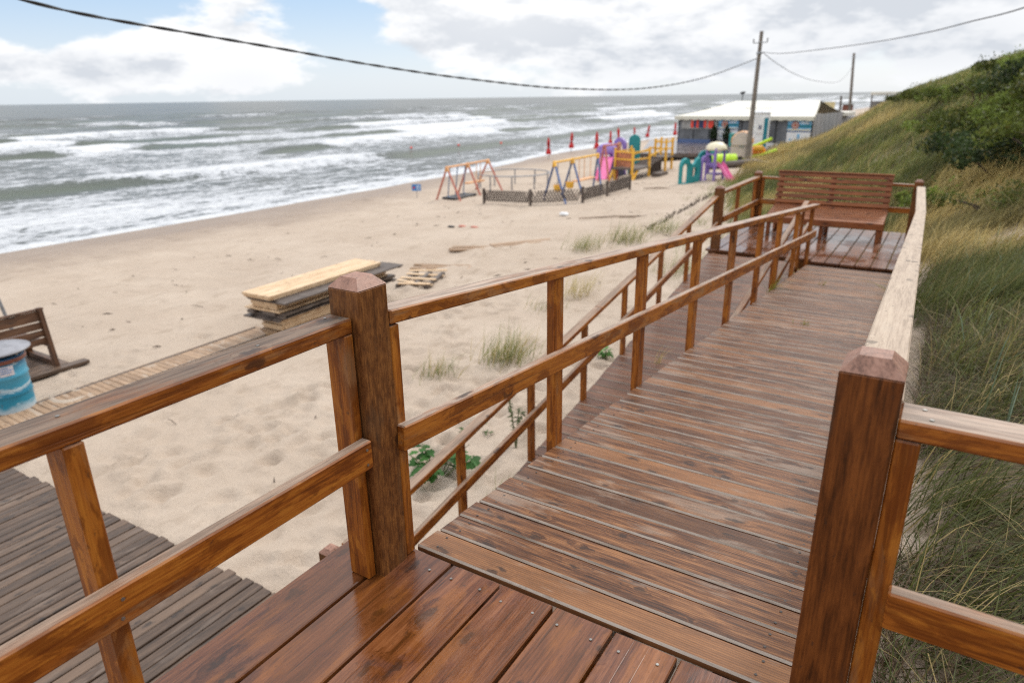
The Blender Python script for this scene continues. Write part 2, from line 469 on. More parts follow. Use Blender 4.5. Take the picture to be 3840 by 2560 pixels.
def build_ground():
    xs = lin([(-80, -40, 4), (-40, -14, .45), (-14, -11, .2), (-11, 2.6, .065), (2.6, 9, .16), (9, 30, .8), (30, 400, 25)])
    ys = lin([(-60, -6, 6), (-6, -1, .3), (-1, 11.5, .065), (11.5, 30, .2), (30, 60, .5), (60, 160, 2.5), (160, 1500, 50)])
    X, Y, f = grid(xs, ys)
    Z = terrain(X, Y)
    sand = sm((-1.2 - X) / 1.0) * (Y < 60)
    open_ = np.clip(sm((.3 - X) / 1.0) * sm((22 - Y) / 8.) + sm((-9 - X) / 2.), 0, 1)
    # wind-blown lumps and footprints
    lump = (fbm(X * .7, Y * .7, 3, 3) - .5) * .10 + (fbm(X * 2.6, Y * 2.2, 5, 3) - .5) * .045 + (fbm(X * 7, Y * 6, 15, 2) - .5) * .010
    Z = Z + lump * (.35 + .65 * open_) * (Z > WATER + .25)
    r = np.random.default_rng(5)
    def dent(cx, cy, rx, ry, dep, th):
        i0, i1 = np.searchsorted(xs, [cx - .5, cx + .5]); j0, j1 = np.searchsorted(ys, [cy - .5, cy + .5])
        if i1 <= i0 or j1 <= j0: return
        dx = X[i0:i1, j0:j1] - cx; dy = Y[i0:i1, j0:j1] - cy
        c, s = math.cos(th), math.sin(th)
        q = ((dx * c + dy * s) / rx) ** 2 + ((-dx * s + dy * c) / ry) ** 2
        Z[i0:i1, j0:j1] += -dep * np.exp(-q * 1.2) + dep * .55 * np.exp(-(np.sqrt(q) - 1.7) ** 2 * 4)
    for k in range(85):                                        # trails of footprints
        a = r.uniform(-10.5, -1.8); b = r.uniform(1.6, 16); th = r.uniform(0, 6.28)
        for j in range(r.integers(2, 7)):
            sd = .11 * (-1) ** j
            dent(a + math.cos(th) * .62 * j - math.sin(th) * sd, b + math.sin(th) * .62 * j + math.cos(th) * sd, r.uniform(.12, .17), r.uniform(.07, .10), r.uniform(.03, .075), th + r.normal(0, .2))
    for k in range(260):
        dent(r.uniform(-11, -1.5), r.uniform(1.6, 18), r.uniform(.06, .2), r.uniform(.05, .13), r.uniform(.012, .045), r.uniform(0, 6.28))
    for k in range(120):
        dent(r.uniform(-6.2, -2.2), r.uniform(1.6, 6.5), r.uniform(.09, .2), r.uniform(.07, .13), r.uniform(.03, .07), r.uniform(0, 6.28))
    for k in range(380):
        dent(r.uniform(-26, -8), r.uniform(8, 48), r.uniform(.3, .5), r.uniform(.25, .4), r.uniform(.03, .07), r.uniform(0, 6.28))
    wet = sm((WATER + .46 + .22 * (fbm(X * .15, Y * .1, 9, 3) - .5) * 2 - Z) / .42)
    at = np.interp(Y, TB, TA)
    vegfar = sm((X - at + .4) / 1.0) * sm((Y - 9) / 5)
    vegnear = sm((X - 1.4) / .5) * sm((13 - Y) / 3) * .9
    n = fbm(X * .5, Y * .5, 21, 4); n2 = fbm(X * 1.3 + 9, Y * 1.3, 22, 4)
    veg = np.clip(np.maximum(vegfar * 1.0, vegnear), 0, 1) * sm((n2 * .5 + n * .5 - .26) / .14)
    patch = np.exp(-(((X - 2.5) / 1.1) ** 2 + ((Y - 11.8) / 1.6) ** 2))
    veg = veg * (1 - .9 * patch)
    bare = sm((2.9 - X) / .5) * sm((3.4 - Y) / 1.2)
    veg = veg * (1 - .3 * bare * (X > 1.2))
    ob = npmesh('sand_ground', np.stack([X.ravel(), Y.ravel(), Z.ravel()], 1), f, 4, sandmat(), smooth=True, attrs={'wet': wet, 'veg': veg})
    return tag(ob, 'pale beige sand of the beach rising into the dune', kind='structure')


def sandmat():
    m = NT('sand'); P = m.pos()
    n1 = m.noise(P, .5, 6, .6); n2 = m.noise(P, 5, 5, .65); n3 = m.noise(P, 160, 2, .6)
    n4 = m.noise(m.vmul(P, (1.0, .5, 1)), 2.6, 5, .65)
    c = m.mix(m.step(n1, .3, .7), (.43, .343, .267), (.49, .40, .318))
    c = m.mix(m.math('MULTIPLY', m.step(n2, .5, .75), .30), c, (.30, .23, .17))
    c = m.mix(m.math('MULTIPLY', m.step(n4, .54, .68), .42), c, (.29, .22, .16))
    c = m.mix(m.math('MULTIPLY', m.step(n3, .62, .75), .4), c, (.22, .15, .10))
    v = m.attr('veg')
    lit = m.mix(m.step(n2, .35, .65), (.075, .055, .035), (.17, .125, .075))
    lit = m.mix(m.math('MULTIPLY', m.step(n1, .4, .6), .5), lit, (.06, .065, .025))
    c = m.mix(m.step(m.math('ADD', v, m.math('MULTIPLY', m.math('SUBTRACT', n2, .5), .7)), .25, .7), c, lit)
    w = m.attr('wet')
    c = m.mix(w, c, m.mix(1.0, c, (.60, .55, .52), 'MULTIPLY'))
    r = m.math('SUBTRACT', .95, m.math('MULTIPLY', w, .5))
    h = m.math('ADD', m.math('MULTIPLY', n2, 1.0), m.math('MULTIPLY', n3, .12))
    st = m.bump(h, .7, .06)
    m.bsdf(c, r, st, .3)
    return m.m


# ------------------------------------------------------------------ sea
def build_sea():
    xs = -lin([(22, 46, .22), (46, 80, .4), (80, 140, .8), (140, 320, 2.5), (320, 900, 12), (900, 4000, 120), (4000, 40000, 4000)])[::-1]
    ys = lin([(-3000, -300, 300), (-300, -20, 20), (-20, 70, .55), (70, 160, 1.1), (160, 420, 4), (420, 1500, 30), (1500, 40000, 3500)])
    X, Y, f = grid(xs, ys)
    D = -X
    depth = WATER - terrain(np.clip(X, -260, 0), Y)
    wob = 7 * (fbm(Y * .012 + 3, X * .01, 31, 3) - .5) * 2 + 2.2 * (fbm(Y * .06, X * .03 + 5, 33, 2) - .5) * 2
    d = D + wob - 29
    dw = 15. * (np.maximum(d, 0) / 15.) ** .86                   # rows get closer towards the shore
    ph = dw / 13.5
    env = fbm(X * .035 + 2, Y * .028, 41, 3)
    row = np.floor(ph); fr = ph - row
    er = vnoise(row * 7.3 + .5, Y * .022 + row * 3.1, 51) * .7 + vnoise(row * 3.7, Y * .07 + row, 52) * .3
    crest = np.exp(-((fr - .5) / np.where(fr < .5, .10, .24)) ** 2)
    amp = np.interp(D, [24, 29, 34, 45, 80, 200, 500, 900], [0, .02, .18, .62, .85, .8, .3, 0]) * sm((er - .25) / .45)
    chop = (fbm(X * .35, Y * .22, 61, 3) - .5) * np.interp(D, [24, 31, 60, 300, 700], [.0, .06, .35, .45, 0]) + (fbm(X * .09, Y * .05, 63, 2) - .5) * np.interp(D, [24, 45, 200, 800], [0, .1, .7, 0])
    Z = WATER + amp * crest * .95 + chop
    Z = np.where(D > 1500, WATER, Z)
    # foam: broken crests, the trails they leave behind and the swash
    brk = crest * sm((er - .50) / .14)
    trail = np.where(fr > .5, 0, 1) * sm((er - .42) / .2) * sm((fr - .0) / .5) * .75
    base = np.interp(D, [24, 31, 36, 44, 55, 75, 105, 150, 260, 600, 1500], [.55, .57, .58, .58, .58, .56, .50, .39, .24, .12, .05])
    foam = base + .36 * brk * np.interp(D, [30, 40, 60, 150, 400, 900], [.4, .8, 1, .8, .65, .3]) + .30 * trail * np.interp(D, [30, 60, 120, 200], [.5, .8, .5, .15])
    foam = foam + (env - .5) * .55 * np.interp(D, [28, 40, 90], [.25, .8, 1.0])
    face = np.exp(-((fr - .36) / .10) ** 2) * sm((er - .30) / .12) * (1 - sm((er - .52) / .1))
    foam = foam - .8 * face * np.interp(D, [34, 42, 120, 300], [0, 1, 1, .3])
    swash = sm((.16 - depth) / .12)
    foam = np.maximum(foam, .86 * swash)
    # thin end of the swash runs up the sand
    ob = npmesh('sea_water', np.stack([X.ravel(), Y.ravel(), Z.ravel()], 1), f, 4, seamat(), smooth=True,
                attrs={'foam': np.clip(foam, 0, 1.3), 'face': np.clip(face, 0, 1)})
    return tag(ob, 'rough grey green sea with rows of white breakers', kind='structure')


def seamat():
    m = NT('sea'); P = m.pos()
    F = m.attr('foam')
    a = m.noise(m.vmul(P, (1.0, .45, 1)), .75, 8, .72, .5)
    b = m.noise(m.vmul(P, (1.0, .9, 1)), 2.2, 7, .72, .6)
    far = m.noise(m.vmul(P, (1.0, .30, 1)), .06, 6, .7, .2)
    s = m.math('ADD', F, m.math('ADD', m.math('MULTIPLY', m.math('SUBTRACT', a, .5), 1.5), m.math('ADD', m.math('MULTIPLY', m.math('SUBTRACT', b, .5), 1.3), m.math('MULTIPLY', m.math('SUBTRACT', far, .5), .35))))
    fm = m.step(s, .42, .68)
    fc = m.ramp(s, [(.36, (.27, .29, .31)), (.62, (.46, .475, .50)), (1.0, (.66, .67, .68))])
    wc = m.mix(m.step(far, .35, .65), (.034, .042, .040), (.064, .073, .069))
    wc = m.mix(m.math('MULTIPLY', m.attr('face'), .85), wc, (.060, .080, .045))
    c = m.mix(fm, wc, fc)
    r = m.math('ADD', .28, m.math('MULTIPLY', fm, .45))
    h = m.math('ADD', m.math('MULTIPLY', a, .8), m.math('MULTIPLY', b, .35))
    d = m.bsdf(c, r, m.bump(h, .8, .35), .2)
    return m.m


# ------------------------------------------------------------------ sky, sun, camera
def build_world(sun_el, sun_az):
    w = bpy.data.worlds.new('World'); SC.world = w; w.use_nodes = True
    t = w.node_tree; t.nodes.clear()
    m = NT.__new__(NT); m.t = t
    out = t.nodes.new('ShaderNodeOutputWorld'); bg = t.nodes.new('ShaderNodeBackground')
    t.links.new(bg.outputs[0], out.inputs[0])
    sky = t.nodes.new('ShaderNodeTexSky'); sky.sky_type = 'NISHITA'; sky.sun_disc = False
    sky.sun_elevation = sun_el; sky.sun_rotation = sun_az; sky.altitude = 0; sky.air_density = 1; sky.dust_density = 1.6; sky.ozone_density = 1.5
    D = t.nodes.new('ShaderNodeTexCoord').outputs['Generated']
    sp = m.n('SeparateXYZ', i_0=D); z = sp.outputs[2]
    # cloud field on the direction sphere, squeezed towards the horizon
    q = m.n('VectorMath', operation='MULTIPLY', i_0=D); q.inputs[1].default_value = (1, 1, 2.6)
    qd = q.outputs[0]
    up = m.n('VectorMath', operation='ADD', i_0=qd); up.inputs[1].default_value = (0, 0, .075)
    def field(v):
        a_ = m.noise(v, 3.1, 10, .58, .2); b_ = m.noise(v, 9.5, 8, .62, .15)
        return m.math('ADD', m.math('MULTIPLY', a_, .64), m.math('MULTIPLY', b_, .36))
    n = field(qd); nu = field(up.outputs[0])
    # places with more or less cloud (directions in the place, not in the picture)
    def blob(dirv, size, amt):
        dv = V(dirv).normalized(); dt = m.n('VectorMath', operation='DISTANCE', i_0=qd)
        dt.inputs[1].default_value = (dv.x, dv.y, dv.z * 2.6)
        return m.math('MULTIPLY', m.step(dt.outputs['Value'], size, 0.0), amt)
    cov = n
    for b in BLOBS: cov = m.math('ADD', cov, blob(*b))
    lo = m.step(z, .008, .085, -.12, .05)
    hi = m.step(z, .25, .6, 0, .10)
    cov = m.math('ADD', cov, m.math('ADD', lo, hi))
    mask = m.step(cov, .455, .53)
    # lit tops, grey bases: density above means shade
    sh = m.math('SUBTRACT', nu, n)
    shade = m.step(m.math('ADD', sh, m.math('MULTIPLY', m.math('SUBTRACT', cov, .53), .34)), -.035, .12)
    for b in GREYS: shade = m.math('ADD', shade, blob(*b), True)
    cc = m.mix(m.math('MULTIPLY', shade, .85), (9.3, 9.35, 9.45), (5.5, 5.9, 6.5))
    br = m.step(z, .1, .9, 1.0, 1.75)
    cs = m.n('VectorMath', operation='SCALE', i_0=cc); m.set(cs, 'Scale', br)
    # clear sky between: the sky texture, veiled near the horizon
    veil = m.mix(m.step(z, .0, .16), (8.3, 9.1, 9.9), (4.4, 6.4, 9.0))
    clear = m.mix(.72, sky.outputs[0], veil)
    fin = m.mix(mask, clear, cs.outputs[0])
    m.set(bg, 'Color', fin); bg.inputs['Strength'].default_value = .1


CAM = V((1.543, -1.511, 1.65))
FWD = V((-.503, .796, -.337)).normalized(); RGT = V((.848, .53, -.014))
RGT = (RGT - FWD * RGT.dot(FWD)).normalized(); UPV = RGT.cross(FWD)


def adir(x, y):
    """direction of the sky seen at that place of the 2352-wide view, used to set where clouds lie"""
    d = FWD + RGT * ((x - 1176) / 1565) - UPV * ((y - 784) / 1565)
    return d.normalized()


BLOBS = [(adir(230, 5), .20, -.24), (adir(30, 50), .15, -.20), (adir(770, 55), .16, -.17), (adir(480, 110), .20, .10), (adir(150, 150), .16, .09),
         (adir(1150, 60), .25, .13), (adir(1600, 80), .32, .14), (adir(2150, 60), .32, .12), (adir(1700, 200), .10, -.05)]
GREYS = [(adir(1400, 145), .18, .38), (adir(1750, 135), .18, .34), (adir(2100, 120), .20, .38), (adir(2280, 60), .20, .22), (adir(560, 190), .12, .3), (adir(1850, 30), .10, .3), (adir(230, 165), .14, .35), (adir(1150, 30), .22, -.3), (adir(450, 60), .15, -.25)]


def build_camera():
    c = bpy.data.cameras.new('camera'); o = bpy.data.objects.new('camera', c); COL.objects.link(o)
    o.matrix_world = Matrix(((RGT.x, UPV.x, -FWD.x, CAM.x), (RGT.y, UPV.y, -FWD.y, CAM.y), (RGT.z, UPV.z, -FWD.z, CAM.z), (0, 0, 0, 1)))
    c.lens = 1565 / 2352 * 36; c.sensor_width = 36; c.clip_start = .05; c.clip_end = 90000
    c.dof.use_dof = True; c.dof.focus_distance = 2.35; c.dof.aperture_fstop = 2.3; c.dof.aperture_blades = 9
    SC.camera = o


def build_sun(el, az_dir):
    l = bpy.data.lights.new('sun', 'SUN'); o = bpy.data.objects.new('sun', l); COL.objects.link(o)
    l.energy = 1.5; l.angle = R(10); l.color = (1, .95, .88)
    d = V((math.cos(el) * math.cos(az_dir), math.cos(el) * math.sin(az_dir), math.sin(el)))
    o.rotation_euler = d.to_track_quat('Z', 'Y').to_euler()


SUN_EL = R(46); SUN_AZ = R(80)          # direction in the plan, counter-clockwise from +X
build_world(SUN_EL, R(90) - SUN_AZ)
build_sun(SUN_EL, SUN_AZ)
build_camera()
SC.render.engine = 'CYCLES'
SC.view_settings.view_transform = 'Standard'; SC.view_settings.look = 'None'; SC.view_settings.gamma = 1
SC.view_settings.exposure = .2
SC.cycles.use_denoising = False; SC.cycles.filter_width = 1.25
SC.cycles.max_bounces = 6; SC.cycles.diffuse_bounces = 3; SC.cycles.glossy_bounces = 3; SC.cycles.transmission_bounces = 3; SC.cycles.transparent_max_bounces = 8
SC.cycles.caustics_reflective = False; SC.cycles.caustics_refractive = False
build_ground(); build_sea()
# ------------------------------------------------------------------ the wooden walkway
def post(parent, org, x, y, z0, z1, s, cap=.035, name='post', mat=None):
    m = MB(); m.frame(V((x, y, (z0 + z1) / 2)), V((0, 0, 1)), V((1, 0, 0)), V((0, 1, 0)), z1 - z0, s, s, .004)
    p = m.build(name, mat or M['post'], parent, org)
    # chamfered end-grain cap
    h = s / 2; k = h - cap * .95
    m = MB(); b = z1 + .0005
    vs = [(x - h + .001, y - h + .001, b), (x + h - .001, y - h + .001, b), (x + h - .001, y + h - .001, b), (x - h + .001, y + h - .001, b), (x - k, y - k, z1 + cap), (x + k, y - k, z1 + cap), (x + k, y + k, z1 + cap), (x - k, y + k, z1 + cap)]
    m.add(vs, [(4, 5, 6, 7), (0, 1, 5, 4), (1, 2, 6, 5), (2, 3, 7, 6), (3, 0, 4, 7), (3, 2, 1, 0)], [V((p_[2] * 6, p_[0] * 1.2, p_[1] * 1.2)) for p_ in vs])
    m.build('cap', M['cap'], p, (0, 0, 0) if org is None else org)
    return p


def screws(m, pts, n=(0, 0, 1)):
    """screw heads are part of the board they hold: second material of its mesh"""
    n = V(n); m.cur = 1
    for p in pts:
        p = V(p); m.tube([p - n * .001, p + n * .0016], .0048, 10)
    m.cur = 0


def supports(parent, org, lst, w=.1):
    for x, y, z0, z1 in lst:
        m = MB(); m.box(x, x + w, y, y + w, z0, z1, .003, 2); m.build('support_post', M['post'], parent, org)


M['cap'] = wood('cap_wood', (.13, .055, .032), (.27, .13, .085), (.38, .20, .14), (.33, .2, .15), .4, rough=(.4, .55), knots=0)
Z0 = (0, 0, 0)

# ---- upper landing
o = (-.1, -1.0, 0)
t = thing('landing_deck', 'wet red brown plank landing in the foreground at the top of the ramp', 'deck', o)
m = MB()
edges = [-.252, -.028, .2, .42, .64, .862, 1.082, 1.302, 1.522, 1.742, 1.96, 2.18, 2.4]
for i, (x0, x1) in enumerate(zip(edges[:-1], edges[1:])):
    y1 = .172 if x0 < 1.30 else .02
    if i == 6: y1 = .172
    m.box(x0 + .006, x1 - .006, -3.2, y1 - random.uniform(0, .006), -.038 + random.uniform(-.001, .001), random.uniform(-.002, .001), .004, 1, t=[.25, .15, .6, .45, .7, .5, .35][i % 7])
pts = []
for i, (x0, x1) in enumerate(zip(edges[:6], edges[1:7])):
    for fx in (.22, .78): pts.append((x0 + (x1 - x0) * fx, .10 + random.uniform(-.01, .01), .0012))
screws(m, pts)
m.build('deck_boards', [M['landing'], M['screw']], t, o)
for x in (-.2, .6, 1.4, 2.2):
    m = MB(); m.box(x, x + .05, -3.2, .0, -.20, -.042, .003, 1); m.build('joist', M['post'], t, o)
m = MB(); m.box(-.24, 2.4, .05, .10, -.2, -.045, .003, 0); m.build('joist', M['post'], t, o)
supports(t, o, [(x, y, T(x, y) - .4, -.205) for x in (-.15, 1.2) for y in (-2.6, -.2)])

# ---- upper ramp
def ramp_deck(name, label, x0f, x1f, zf, b0, b1, mat, pitch, org, joists, pts=None):
    t = thing(name, label, 'ramp', org)
    m = MB(); n = int((b1 - b0) / pitch); s = (zf(b1) - zf(b0)) / (b1 - b0); X = V((1, 0, 0)); Y = V((0, 1, s)).normalized(); Zv = X.cross(Y)
    for i in range(n):
        b = b0 + (i + .5) * pitch; x0 = x0f(b) + random.uniform(-.006, .004); x1 = x1f(b) + random.uniform(-.004, .004)
        c = V(((x0 + x1) / 2, b, zf(b))) - Zv * (.016 + random.uniform(-.001, .0015))
        m.frame(c, X, Y, Zv, x1 - x0, (pitch - .009) * (1 + s * s) ** .5, .032, .010, edge=2)
    if pts: screws(m, pts)
    m.build('deck_boards', [mat, M['nail'], M['ramp_edge']], t, org)
    for x in joists:
        m = MB(); m.beam((x(b0), b0, zf(b0) - .115), (x(b1), b1, zf(b1) - .115), .045, .15); m.build('stringer', M['post'], t, org)
    bb = b0 + .8
    while bb < b1:
        for x in joists[::2]:
            g = T(x(bb), bb) - .3
            if zf(bb) - .2 > g + .32: supports(t, org, [(x(bb) - .045, bb - .045, g, zf(bb) - .192)], .09)
        bb += 2.2
    return t


rz = lambda b: float(-0.0785 * (b - .2)) if b > .2 else 0.0
lz = lambda b: float(lowz(b))
rt_x = lambda b: 1.44 - .018 * (b - .2)
pts = []
for i in range(14):
    b = .186 + (i + .5) * .14
    for x in (.09, 1.30):
        for dy in (-.035, .035): pts.append((x + random.uniform(-.008, .008), b + dy, rz(b + dy) + .0035))
ramp_deck('upper_ramp', 'wide grooved plank ramp sloping down from the foreground landing to the bench', lambda b: .012, rt_x, lambda b: rz(b) + .004, .186, 9.0, M['ramp'], .14, (.7, .2, 0),
          [lambda b: .06, lambda b: .7, lambda b: 1.2], pts)
ramp_deck('lower_ramp', 'narrow brown plank ramp running back down to the sand left of the upper ramp', lambda b: -1.47, lambda b: -.12, lambda b: lz(b), 1.05, 9.15, M['ramp2'], .135, (-.8, 1.1, lz(1.1)),
          [lambda b: -1.40, lambda b: -.8, lambda b: -.2])

# ---- lower landing
o = (-.2, 10.2, -.65)
t = thing('lower_landing', 'wet reflective plank landing under the slatted bench', 'deck', o)
m = MB(); x = -1.55
while x < 1.22:
    y0 = 9.16 if x < -.1 else 9.01
    m.box(x + .006, min(x + .192, 1.27), y0, 12.0, -.685, -.65 + random.uniform(-.002, .001), .004, 1); x += .198
m.build('deck_boards', M['wet'], t, o)
for bx in ((-1.5, 1.2, 9.2, 9.25, 0), (-1.5, 1.2, 11.85, 11.9, 0), (-1.53, -1.48, 9.26, 11.84, 1)):
    m = MB(); m.box(*bx[:4], -.83, -.69, .003, bx[4]); m.build('joist', M['post'], t, o)
supports(t, o, [(x_, y_, min(T(x_, y_) - .3, -1.2), -.835) for x_, y_ in ((-1.4, 9.35), (-1.4, 11.7), (1.1, 9.4), (1.1, 11.7), (-.1, 9.4))])


# ---- railings
def rail_beam(parent, org, pts, w, h, name, mat, scr=(), n=(0, 0, 1)):
    m = MB()
    for p0, p1 in zip(pts[:-1], pts[1:]): m.beam(p0, p1, w, h, .005)
    if scr: screws(m, scr, n)
    return m.build(name, [mat, M['screw']], parent, org)


# left landing railing
o = (-.05, -.02, 0)
t = thing('landing_railing', 'orange brown railing at left ending at the tall square post in the foreground', 'railing', o)
post(t, o, -.038, .048, -.25, 1.08, .135, .034)
h = rail_beam(t, o, [(-.052, -.024, .966), (-.052, -2.6, .966)], .1, .052, 'handrail', M['rail_dark_top'], [(-.075, -.07, .9925), (-.03, -.05, .9925), (-.06, -.885, .9925), (-.05, -.35, .9925)])
r_ = rail_beam(t, o, [(.022, -.032, .519), (.022, -2.6, .519)], .044, .104, 'mid_rail', M['rail'], [(.0445, -.058, .545), (.0445, -.06, .49), (.0445, -.89, .54), (.0445, -.9, .49)], (1, 0, 0))
for y0, y1 in ((-.062, -.026), (-.915, -.868), (-1.86, -1.80)):
    m = MB(); m.box(-.095, -.002, y0, y1, .0015, .939, .004, 2); m.build('baluster', M['rail'], t, o)
m = MB(); m.box(-.085, .026, .118, .165, .0015, .925, .004, 2); m.build('baluster', M['rail'], t, o)

# right landing railing
o = (1.475, .1, 0)
t = thing('landing_railing', 'railing in the lower right corner with a thick dark red brown post', 'railing', o)
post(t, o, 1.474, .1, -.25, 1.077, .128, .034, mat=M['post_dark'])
rail_beam(t, o, [(1.5388, .096, .966), (3.6, .096, .966)], .108, .046, 'handrail', M['rail_pale_top'], [(1.585, .12, .9895), (1.60, .07, .9895)])
rail_beam(t, o, [(1.585, .020, .534), (3.6, .020, .534)], .042, .1, 'mid_rail', M['rail'])
for x0 in (1.5388, 2.75):
    m = MB(); m.box(x0, x0 + .05, .044, .135, -.4, .94, .004, 2); m.build('baluster', M['rail'], t, o)

# upper ramp, seaward railing
o = (0, 4.5, -.35)
t = thing('ramp_railing', 'long orange brown railing down the seaward side of the upper ramp', 'railing', o)
zr_ = lambda b: .986 - .0925 * (b - .12) - .026
zm_ = lambda b: .51 - .0862 * (b - .14)
rail_beam(t, o, [(-.014, .118, zr_(.118)), (-.014, 3.2, zr_(3.2) - .004), (-.012, 6.2, zr_(6.2)), (-.005, 9.25, zr_(9.25))], .096, .05, 'handrail', M['rail_pale_top'])
rail_beam(t, o, [(.042, .112, zm_(.112)), (.042, 4.1, zm_(4.1) - .006), (.042, 9.1, zm_(9.1))], .042, .096, 'mid_rail', M['rail_pale_top'])
for b in (1.348, 2.497, 3.63, 4.69, 5.78, 6.74, 7.83, 8.93):
    m = MB(); m.box(-.028, .019, b - .05, b + .042, rz(b) - .16, zr_(b) - .024, .004, 2); m.build('baluster', M['rail'], t, o)

# upper ramp, dune-side railing
o = (1.4, 4.5, -.35)
t = thing('ramp_railing', 'railing on the dune side of the upper ramp with a bleached pale cracked top', 'railing', o)
px = lambda b: 1.482 - .0195 * (b - .2)
pz = lambda b: .965 - .0925 * (b - .12)
rail_beam(t, o, [(px(.168), .168, pz(.168)), (px(2.9), 2.9, pz(2.9) + .006), (px(5.8), 5.8, pz(5.8) - .004), (px(8.75), 8.75, pz(8.75)), (1.205, 11.15, .215)], .118, .05, 'handrail', M['pale'])
rail_beam(t, o, [(px(.2) + .05, .2, .51), (px(8.8) + .05, 8.8, -.2), (1.25, 11.1, -.2)], .04, .09, 'mid_rail', M['rail'])
for b in (1.4, 2.6, 3.8, 5.0, 6.2, 7.4, 8.6, 9.9):
    m = MB(); m.box(px(b) - .02 if b < 9 else 1.215, px(b) + .027 if b < 9 else 1.262, b - .045, b + .045, rz(b) - .5, (pz(b) if b < 8.7 else .2) - .03, .004, 2); m.build('baluster', M['rail'], t, o)
post(t, o, 1.165, 11.25, -1.2, .30, .125, .03)

# lower landing railing: sea side and behind the bench
o = (-1.4, 10.4, -.65)
t = thing('landing_railing', 'short railing with square posts round the seaward end of the bench landing', 'railing', o)
post(t, o, -1.42, 9.26, -1.2, .29, .125, .03); post(t, o, -1.405, 11.66, -1.2, .295, .125, .03)
rail_beam(t, o, [(-1.41, 9.325, .215), (-1.40, 11.595, .215)], .1, .048, 'handrail', M['rail'])
rail_beam(t, o, [(-1.36, 9.325, -.20), (-1.35, 11.595, -.215)], .042, .095, 'mid_rail', M['rail'])
for b in (10.33, 11.54, 9.38):
    m = MB(); m.box(-1.43, -1.383, b - .045, b + .045, -.648, .19, .004, 2); m.build('baluster', M['rail'], t, o)
rail_beam(t, o, [(-1.34, 11.68, .215), (1.10, 11.68, .19)], .1, .04, 'back_rail', M['rail'])
rail_beam(t, o, [(-1.34, 11.62, -.205), (1.10, 11.62, -.215)], .042, .09, 'back_rail', M['rail'])
m = MB(); m.box(-1.335, -1.29, 11.63, 11.72, -.648, .193, .004, 2); m.build('baluster', M['rail'], t, o)

# lower ramp railings
o = (-1.42, 5, lz(5))
t = thing('ramp_railing', 'outer railing of the lower ramp running down towards the sand', 'railing', o)
za_ = lambda b: .165 - .163 * (9.27 - b)
zb_ = lambda b: -.255 - .159 * (9.27 - b)
rail_beam(t, o, [(-1.45, 9.2, za_(9.2)), (-1.45, 5.0, za_(5.0)), (-1.45, 1.12, za_(1.12))], .09, .05, 'handrail', M['rail'])
rail_beam(t, o, [(-1.40, 9.2, zb_(9.2)), (-1.40, 1.15, zb_(1.15))], .04, .09, 'mid_rail', M['rail'])
for b in (7.95, 6.87, 5.71, 4.66, 3.54, 2.41, 1.25):
    m = MB(); m.box(-1.468, -1.423, b - .04, b + .04, lz(b) - .25, za_(b) - .026, .004, 2); m.build('baluster', M['rail'], t, o)
post(t, o, -1.45, .99, -2.9, -1.10, .115, .03)
o = (-.1, 5, lz(5))
t = thing('ramp_railing', 'inner railing of the lower ramp slanting behind the upper ramp balusters', 'railing', o)
rail_beam(t, o, [(-.12, 9.1, .175), (-.12, 1.4, -1.42)], .07, .045, 'handrail', M['rail'])
rail_beam(t, o, [(-.12, 9.5, -.215), (-.12, 1.4, -1.85)], .04, .08, 'mid_rail', M['rail'])
for b in (8.9, 7.2, 5.2, 3.3, 1.6):
    m = MB(); m.box(-.14, -.1, b - .035, b + .035, lz(b) - .1, .175 - .2071 * (9.1 - b) - .03, .004, 2); m.build('baluster', M['rail'], t, o)

# ---- bench on the lower landing
o = (-.12, 11.2, -.65)
t = thing('park_bench', 'long slatted red brown bench without armrests on the lower landing', 'bench', o)
x0, x1 = -1.02, .79
m = MB(); sl = V((0, .97, .17)).normalized(); sn = V((0, -.17, .97)).normalized()
for i in range(5):
    m.frame(V(((x0 + x1) / 2, 10.80, -.335)) + sl * (i * .128), V((1, 0, 0)), sl, sn, x1 - x0, .108, .03, .004)
m.box(x0, x1, 10.735, 10.76, -.43, -.325, .004, 0)
m.build('seat', M['bench'], t, o)
m = MB(); tilt = V((0, .24, 1)).normalized(); nrm = V((0, 1, -.24)).normalized()
for i in range(7):
    c = V(((x0 + x1) / 2, 11.37, -.225)) + tilt * (i * .092)
    m.frame(c, V((1, 0, 0)), nrm, tilt, x1 - x0, .028, .066, .004)
m.frame(V(((x0 + x1) / 2, 11.37, -.225)) + tilt * (6 * .092 + .045) - nrm * .012, V((1, 0, 0)), nrm, tilt, x1 - x0 + .01, .075, .022, .004)
m.build('backrest', M['bench'], t, o)
for x in (x0 + .06, (x0 + x1) / 2, x1 - .06):
    m = MB(); m.box(x - .03, x + .03, 10.765, 10.835, -.648, -.36, .004, 2); m.build('leg', M['bench'], t, o)
    m = MB(); m.tube([(x, 11.36, -.648), (x, 11.44, -.2), (x, 11.575, .36)], .04, 4); m.build('leg', M['bench'], t, o)
    m = MB(); m.beam((x, 10.84, -.385), (x, 11.37, -.30), .05, .06); m.build('seat_bearer', M['bench'], t, o)
# ------------------------------------------------------------------ things on the beach
def seat(a, b, dz=0): return (a, b, T(a, b) + dz)


